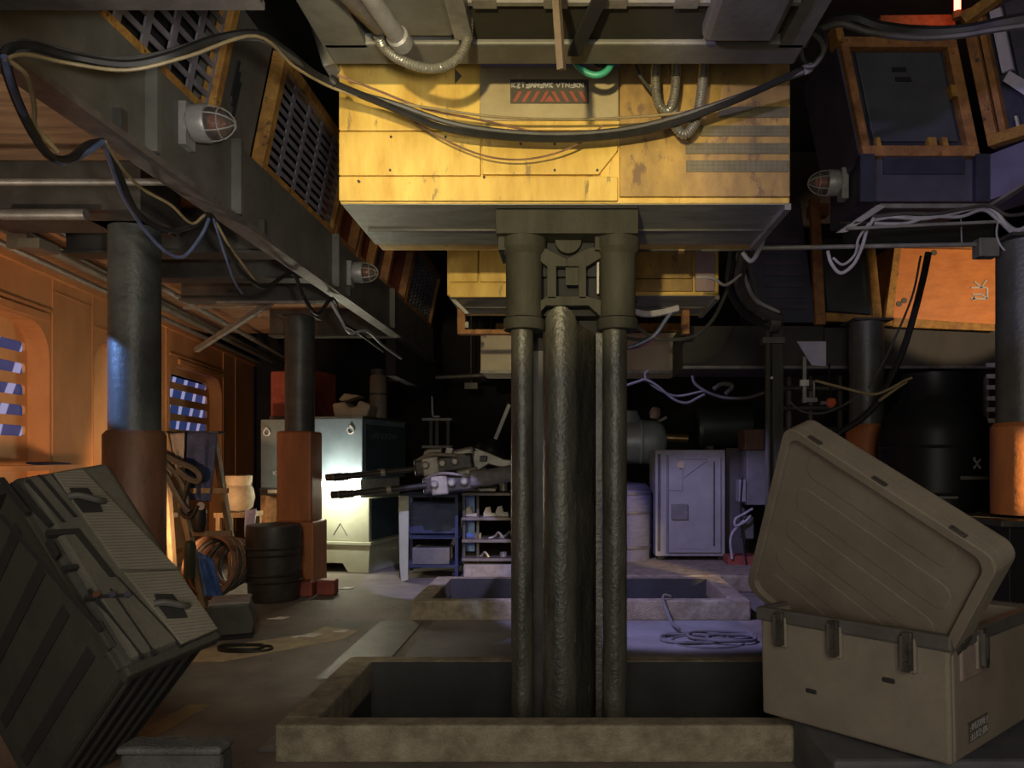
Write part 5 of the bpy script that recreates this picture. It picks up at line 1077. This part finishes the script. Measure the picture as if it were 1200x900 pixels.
blk('curved_housing', gun_l, 'curved pale machine housing right of the guns, next to the column', 'machine part', [('shell', m, gun_l), ('hook', MB().tube([P(548,541,Yg), P(540,544,Yg), P(540,552,Yg), P(546,556,Yg)], 0.02, 8), gun_l), ('vent', MB().fb(562,571,534,541,Yg+0.03,0.05), gun_m)], p)
p = P(580,560,Yg-0.1)
t = T('grey_roll', 'thick grey padded roll below the curved housing', 'roll', p)
MB().tube([P(551,561,Yg-.15), P(575,559,Yg-.1), P(612,552,Yg)], 0.10, 14).build('roll', cloth_g, t, smooth=True)
MB().lathe([(0.03,-0.01),(0.085,-0.015),(0.105,0.0),(0.105,0.06)], P(553,561,Yg-.15), (1,0.1,0.05), 18).build('end_ring', cloth_g, t, smooth=True)
t = T('black_helmet_shell', 'shiny black rounded shell on top of the gun pile', 'shell', P(575,530,Yg+0.4))
MB().lathe([(0.19,0.0),(0.195,0.05),(0.17,0.12),(0.11,0.17),(0.0,0.19)], P(574,531,Yg+0.4), (0.25,0,1), 22).build('dome', tank_k, t, smooth=True)
MB().lathe([(0.198,0.0),(0.205,0.015),(0.198,0.03)], P(574,531,Yg+0.4), (0.25,0,1), 22).build('brim', gun_m, t, smooth=True)
MB().beam(P(580,516,10.6)+(P(580,516,10.6)-P(597,474,10.6))*3.45, P(597,474,10.6), 0.05, 0.05).thing('slanting_pole', pipe_m, 'slanting grey pole leaning behind the gun pile against the column', 'pole')
MB().lathe([(0.32,0),(0.34,0.03),(0.34,0.06)], P(540,675,8.9)+V((0.0,0,-P(0,675,8.9).z)), n=20) if False else None
# dim shelving in the dark behind
t = T('dark_shelving', 'dim steel shelving in the dark behind the guns', 'shelving', (-1.9, 12.3, 0))
for u in (505, 512, 525): x = P(u,0,12.3).x; MB().box(x-0.025, x+0.025, 12.3, 12.35, 0, 2.2).build('upright', steel, t)
for v in (493, 525): z = P(0,v,12.3).z; MB().box(P(495,0,12.3).x, P(530,0,12.3).x, 12.25, 12.8, z, z+0.04).build('shelf', pipe_m, t)
MB().beam(P(506,455,12.3), P(507,487,12.3), 0.025, 0.025).build('hook_rod', mark_w, t); MB().beam(P(507,488,12.3), P(515,488,12.3), 0.025, 0.025).build('hook_foot', mark_w, t)
pipe('ceiling_pipe', [P(440,446,12.0), P(600,438,12.0)], 0.035, flange_m, 'dim pipe crossing high in the dark behind the guns')
pipe('ceiling_pipe', [P(455,505-8,12.2), P(475,496,12.2)], 0.02, pipe_m, 'short pale rod right of the blue cabinet top')
for i, (u, v) in enumerate(((504,452),(552,452),(575,440))):
    MB().fb(u-8, u+8, v-4, v+4, 12.5, 0.3).beam(P(u,v,12.6), V((P(u,v,12.6).x,12.6,5.3)), 0.02, 0.02).thing('hanging_fixture', flange_m, ['small dim fixture above the hook rod in the dark', 'dim fixture in the middle of the dark high area', 'dim fixture beside the column in the dark'][i], 'fixture', 'dim hanging fixtures', bevel=0.02)

# ------------------------------------------------------------------ right middle: raised slab, cabinets, tank, drum
MB().box(0.45, 2.9, 8.45, 11.6, 0, 0.2).thing('concrete_slab', kerb_m, 'low concrete slab behind the far pit carrying the pale cabinet', 'slab', bevel=0.02)
MB().box(0.9, 1.9, 8.30, 8.40, 0.192, 0.215).struct('trim_5', cloth_l) if False else None
Y = 9.6
t = T('pale_cabinet', 'pale grey metal cabinet with an inset door, right of the column', 'cabinet', P(809,655,Y))
x0, x1 = P(768,0,Y).x, P(850,0,Y).x; zt = P(0,527,Y).z; z0 = P(0,652,Y).z
MB().box(x0, x1, Y, Y+0.7, z0, zt).build('body', white_cab, t, bevel=0.012)
MB().fb(771,774,532,646,Y-0.012,0.03).build('edge_groove', steel, t)
d = MB().fb(784,845,535,648,Y-0.03,0.05).build('door', white_cab, t, bevel=0.008)
MB().fb(781,783.5,533,648,Y-0.016,0.03).build('door_gap', grey_box, d); MB().fb(836,838,541,640,Y-0.036,0.02).build('door_groove', steel, d)
MB().fb(784,800,548,575,Y-0.045,0.03).build('hinge_plate', white_cab, d, bevel=0.004); MB().fb(787,806,591,609,Y-0.07,0.06).build('lock_box', grey_box, d, bevel=0.006)
MB().lathe([(0.028,0),(0.05,0.0),(0.05,0.012),(0.028,0.012)], P(798,545,Y-0.045), (0,1,0), 16).build('ring_badge', tan_m, d, smooth=True)
MB().beam(P(801,560,Y-0.035), P(829,540,Y-0.035), 0.006, 0.008).build('crease', grey_box, d); MB().beam(P(793,538,Y-0.035), P(829,538,Y-0.035), 0.006, 0.008).build('crease', grey_box, d)
MB().prism([P(791,612,Y-0.04), P(805,610,Y-0.04), P(824,643,Y-0.04), P(795,643,Y-0.04)], (0,0.012,0)).build('lower_plate', white_cab, d)
for u in (775, 845): MB().fb(u-4, u+4, 651, 658, Y+0.1, 0.4).build('foot', steel, t)
t = T('grey_wall_box', 'grey switch box right of the pale cabinet, cables hanging from it', 'box', P(890,590,9.4))
MB().fb(875,912,527,592,9.35,0.4).build('body', grey_box, t, bevel=0.012); MB().fb(866,874,562,588,9.4,0.2).build('side_hatch', white_cab, t, bevel=0.006)
MB().fb(851,873,525,650,9.75,0.3).build('back_plate', mat('brown_grey', (0.085,0.075,0.07), (0.055,0.048,0.045), 0.7, 0, 4, 0.05), t)
MB().fb(853,905,652,676,9.25,0.3).thing('rust_plinth', red_m, 'dull red brick plinth below the grey switch box', 'plinth', bevel=0.01)
MB().fb(871,884,605,632,9.3,0.2).thing('green_can', mat('can_green', (0.09,0.10,0.085), (0.06,0.065,0.055), 0.6, 0, 4, 0), 'small grey-green can under the grey switch box', 'can', bevel=0.02)
cables('dangling_cables', 'pale cords dangling from the grey switch box to the slab', [
    ([(882,596,9.2),(872,602,9.2),(862,608,9.2),(862,616,9.2),(872,612,9.2),(880,604,9.2)], 0.016, cable_w),
    ([(872,610,9.22),(860,622,9.22),(856,634,9.22),(858,655,9.22)], 0.018, cable_w), ([(870,560,9.25),(868,600,9.25),(872,640,9.25),(875,662,9.25)], 0.012, cable_k)])
t = T('lilac_drum', 'violet lit wooden tub between the column and the pale cabinet', 'tub', P(752,660,9.7))
p = V((0.75,9.9,0)); MB().lathe([(0.36,0.2),(0.37,0.5),(0.37,1.06),(0.34,1.12)], (p.x,9.9,0), n=28).build('staves', lilac_wood, t, smooth=40)
MB().lathe([(0.355,1.12),(0.30,1.19),(0.0,1.22)], (p.x,9.9,0), n=28).build('lid', violet, t, smooth=40)
for z in (0.35, 0.8, 1.05): MB().lathe([(0.374,z),(0.38,z+0.02),(0.374,z+0.04)], (p.x,9.9,0), n=28).build('hoop', violet, t, smooth=True)
t = T('teal_tank', 'blue-green rounded tank on a cradle behind the violet tub, right of the column', 'tank', P(750,550,10.8))
c1 = V((0.62,10.8,1.76))
MB().lathe([(0.0,-0.05),(0.2,-0.03),(0.30,0.05),(0.32,0.15),(0.32,0.62),(0.30,0.72),(0.22,0.79),(0.0,0.83)], c1, (1,0,0), 28).build('shell', tank_b, t, smooth=True)
MB().lathe([(0.326,0.42),(0.334,0.44),(0.326,0.46)], c1, (1,0,0), 28).build('seam', tank_b, t, smooth=True)
MB().lathe([(0.19,0.28),(0.13,0.45),(0.0,0.46)], c1+V((0.27,0,0)), (0,0,1), 20).build('filler_neck', tank_b, t, smooth=True)
for x in (0.8, 1.25): MB().box(x-0.04, x+0.04, 10.6, 11.0, 0.2, 1.55).build('cradle', steel, t)
MB().tube([P(779,513,10.8), P(806,514,10.8)], 0.065, 14, 0).build('brass_stub', brass, t, smooth=40)
t = T('pink_valve', 'small pinkish valve on the pipes above the teal tank', 'valve', P(768,490,11.3))
MB().lathe([(0.0,-.10),(0.07,-0.09),(0.09,0.0),(0.06,0.08),(0.0,0.1)], P(768,484,11.3), (0.2,0,1), 14).build('body', mat('pink_metal', (0.40,0.28,0.24), (0.25,0.17,0.15), 0.5, 0, 6, 0.1), t, smooth=True)
MB().beam(P(766,497,11.25), P(781,489,11.25), 0.04, 0.04).build('handle', pipe_m, t); MB().fb(762,772,494,643,11.3,0.1).build('stem', steel, t)
t = T('dark_drum', 'dark horizontal drum behind the pale cabinet', 'drum', P(848,526,10.6))
c1 = P(816,500,10.8); MB().lathe([(0.0,0),(0.28,0.0),(0.33,0.05),(0.33,0.75),(0.28,0.8),(0,0.8)], c1, (1,0,0), 26).build('shell', mat('drum_green', (0.03,0.04,0.037), (0.02,0.026,0.024), 0.45, 0.1, 4, 0), t, smooth=40)
for a in (0.15, 0.65): MB().box(c1.x+a-0.04, c1.x+a+0.04, 10.5, 11.1, 0.2, 1.7).build('leg', steel, t)
MB().fb(873,896,503,527,9.3,0.4).thing('orange_box', sleeve_m, 'small orange box on top of the grey switch box', 'box', bevel=0.01)
t = T('bracket_light', 'small pale bracket with glyph plate hanging left of the far right pillar', 'bracket', P(945,440,7.2))
MB().fb(938,948,445,452,7.2,0.03).build('glyph_plate', mark_w, t); MB().fb(941,945,418,472,7.22,0.03).beam(P(943,420,7.23), P(943,420,7.9)+V((0,0,0.0)), 0.02, 0.02).build('stem', pipe_m, t); MB().fb(941,958,466,471,7.2,0.05).build('arm', pipe_m, t); MB().fb(953,955,446,470,7.22,0.03).build('side_bar', pipe_m, t)
t = T('small_red_lamp', 'small red-orange lamp hanging beside the pale bracket', 'lamp', P(974,472,7.2))
MB().lathe([(0.0,-0.05),(0.04,-0.03),(0.055,0.0),(0.04,0.04),(0.0,0.05)], P(974,472,7.2), n=14).build('globe', mat('red_glass', (0.6,0.14,0.06), (0.45,0.09,0.04), 0.2, 0, 5, 0), t, smooth=True)
MB().fb(962,972,470,474,7.2,0.05).build('socket', flange_m, t); MB().tube([P(974,470,7.2), P(972,440,7.5), P(972,425,7.86)], 0.008).build('cord', cable_k, t)
t = T('pipe_manifold', 'dark manifold of pipes behind the tan lid', 'pipework', P(960,520,8.6))
for u in (925, 950, 985): MB().tube([P(u,560,8.6), P(u,440,8.6)], 0.04, 10, 0).build('pipe', steel, t, smooth=True)
for v in (455, 478): MB().tube([P(900,v,8.55), P(1000,v,8.55)], 0.03, 10, 0).build('pipe', steel, t, smooth=True)
MB().fb(915,1000,500,640,8.7,0.5).build('cabinet', mat('dim_machine', (0.05,0.05,0.045), (0.03,0.03,0.027), 0.6, 0, 3, 0.05), t, bevel=0.02)

# black tank, ladder, cone put in for a gap onto lit wall, base box at the right
t = T('black_tank', 'large glossy black tank with sloping shoulders behind the tan lid', 'tank', (3.25, 6.6, 0))
MB().lathe([(0.40,0),(0.44,0.03),(0.45,0.1),(0.45,1.75),(0.42,1.88),(0.30,2.02),(0.26,2.10),(0.26,2.28),(0.0,2.30)], (3.25,6.6,0), n=40).build('shell', tank_k, t, smooth=35)
for z in (1.22, 1.62): MB().lathe([(0.452,z),(0.458,z+0.015),(0.452,z+0.03)], (3.25,6.6,0), n=40).build('hoop', tank_k, t, smooth=True)
MB().beam(P(1095,583,6.14), P(1122,583,6.14), 0.02, 0.02).build('handle', pipe_m, t); MB().beam(P(1137,508,6.2), P(1153,508,6.22), 0.012, 0.012).build('handle', pipe_m, t)
m = MB()
for a, b in (((1141,538),(1145,543)),((1145,543),(1149,538)),((1141,549),(1145,544)),((1145,544),(1149,549)),((1143,538),(1141,536))): m.beam(P(*a,6.16), P(*b,6.16), 0.014, 0.01, (0,1,0))
m.build('painted_glyph', mark_w, t)
MB().lathe([(0,-0.02),(0.035,-0.02),(0.05,0.02),(0,0.05)], P(1148,606,6.15), (-0.3,-1,0), 12).build('glare_disc', gun_l, t, smooth=True)  # pale disc in place of a glare highlight on the tank
MB().fb(1126,1160,558,562,6.14,0.05).build('label_strip', grey_box, t)
t = T('rung_ladder', 'narrow white rung ladder between the black tank and the edge pillar', 'ladder', P(1163,600,7.0))
for u in (1157, 1172): x = P(u,0,7.0).x; MB().box(x-0.015, x+0.015, 7.0, 7.04, 0, 2.3).build('rail', flange_m, t)
for i in range(13): v = 428+i*13; MB().beam(P(1156,v,7.0), P(1172,v,7.0), 0.03, 0.04).build('rung', mark_w, t)
t = T('black_base_box', 'big black box at the right edge carrying the edge pillar plate', 'box', (3.15, 5.0, 0))
MB().box(2.83, 3.6, 4.76, 5.4, 0, 1.10).build('body', tank_k, t, bevel=0.01); MB().box(2.76, 3.6, 4.72, 5.4, 1.10, 1.14).build('top_plate', steel, t, bevel=0.006)
MB().box(2.95, 2.97, 4.75, 4.77, 0.1, 1.05).build('seam', steel, t)

p = P(1168, 692, 6.0)
t = T('orange_gap_cone', 'narrow orange cone with a pale band, put in for a gap onto the lit wall, right of the tan lid', 'cone', (p.x,6.0,0))  # cone shape put in for a gap between dark things onto lit wall
zc = p.z
MB().lathe([(0.13,0),(0.075,zc)], (p.x,6.0,0), n=20).build('skirt', tank_k, t, smooth=True); MB().lathe([(0.076,zc),(0.058,zc+0.10)], (p.x,6.0,0), n=20).build('band', mat('pink_band', (0.75,0.5,0.5), (0.65,0.4,0.42), 0.6, 0, 5, 0), t, smooth=True)
MB().lathe([(0.058,zc+0.10),(0.004,zc+0.42)], (p.x,6.0,0), n=20).build('cone', mat('cone_orange', (0.85,0.25,0.10), (0.75,0.2,0.08), 0.5, 0, 5, 0), t, smooth=True)
MB().prism([P(1165,718,5.6), P(1181,716,5.6), P(1182,721,5.6)], (0,0.1,0)) if False else None
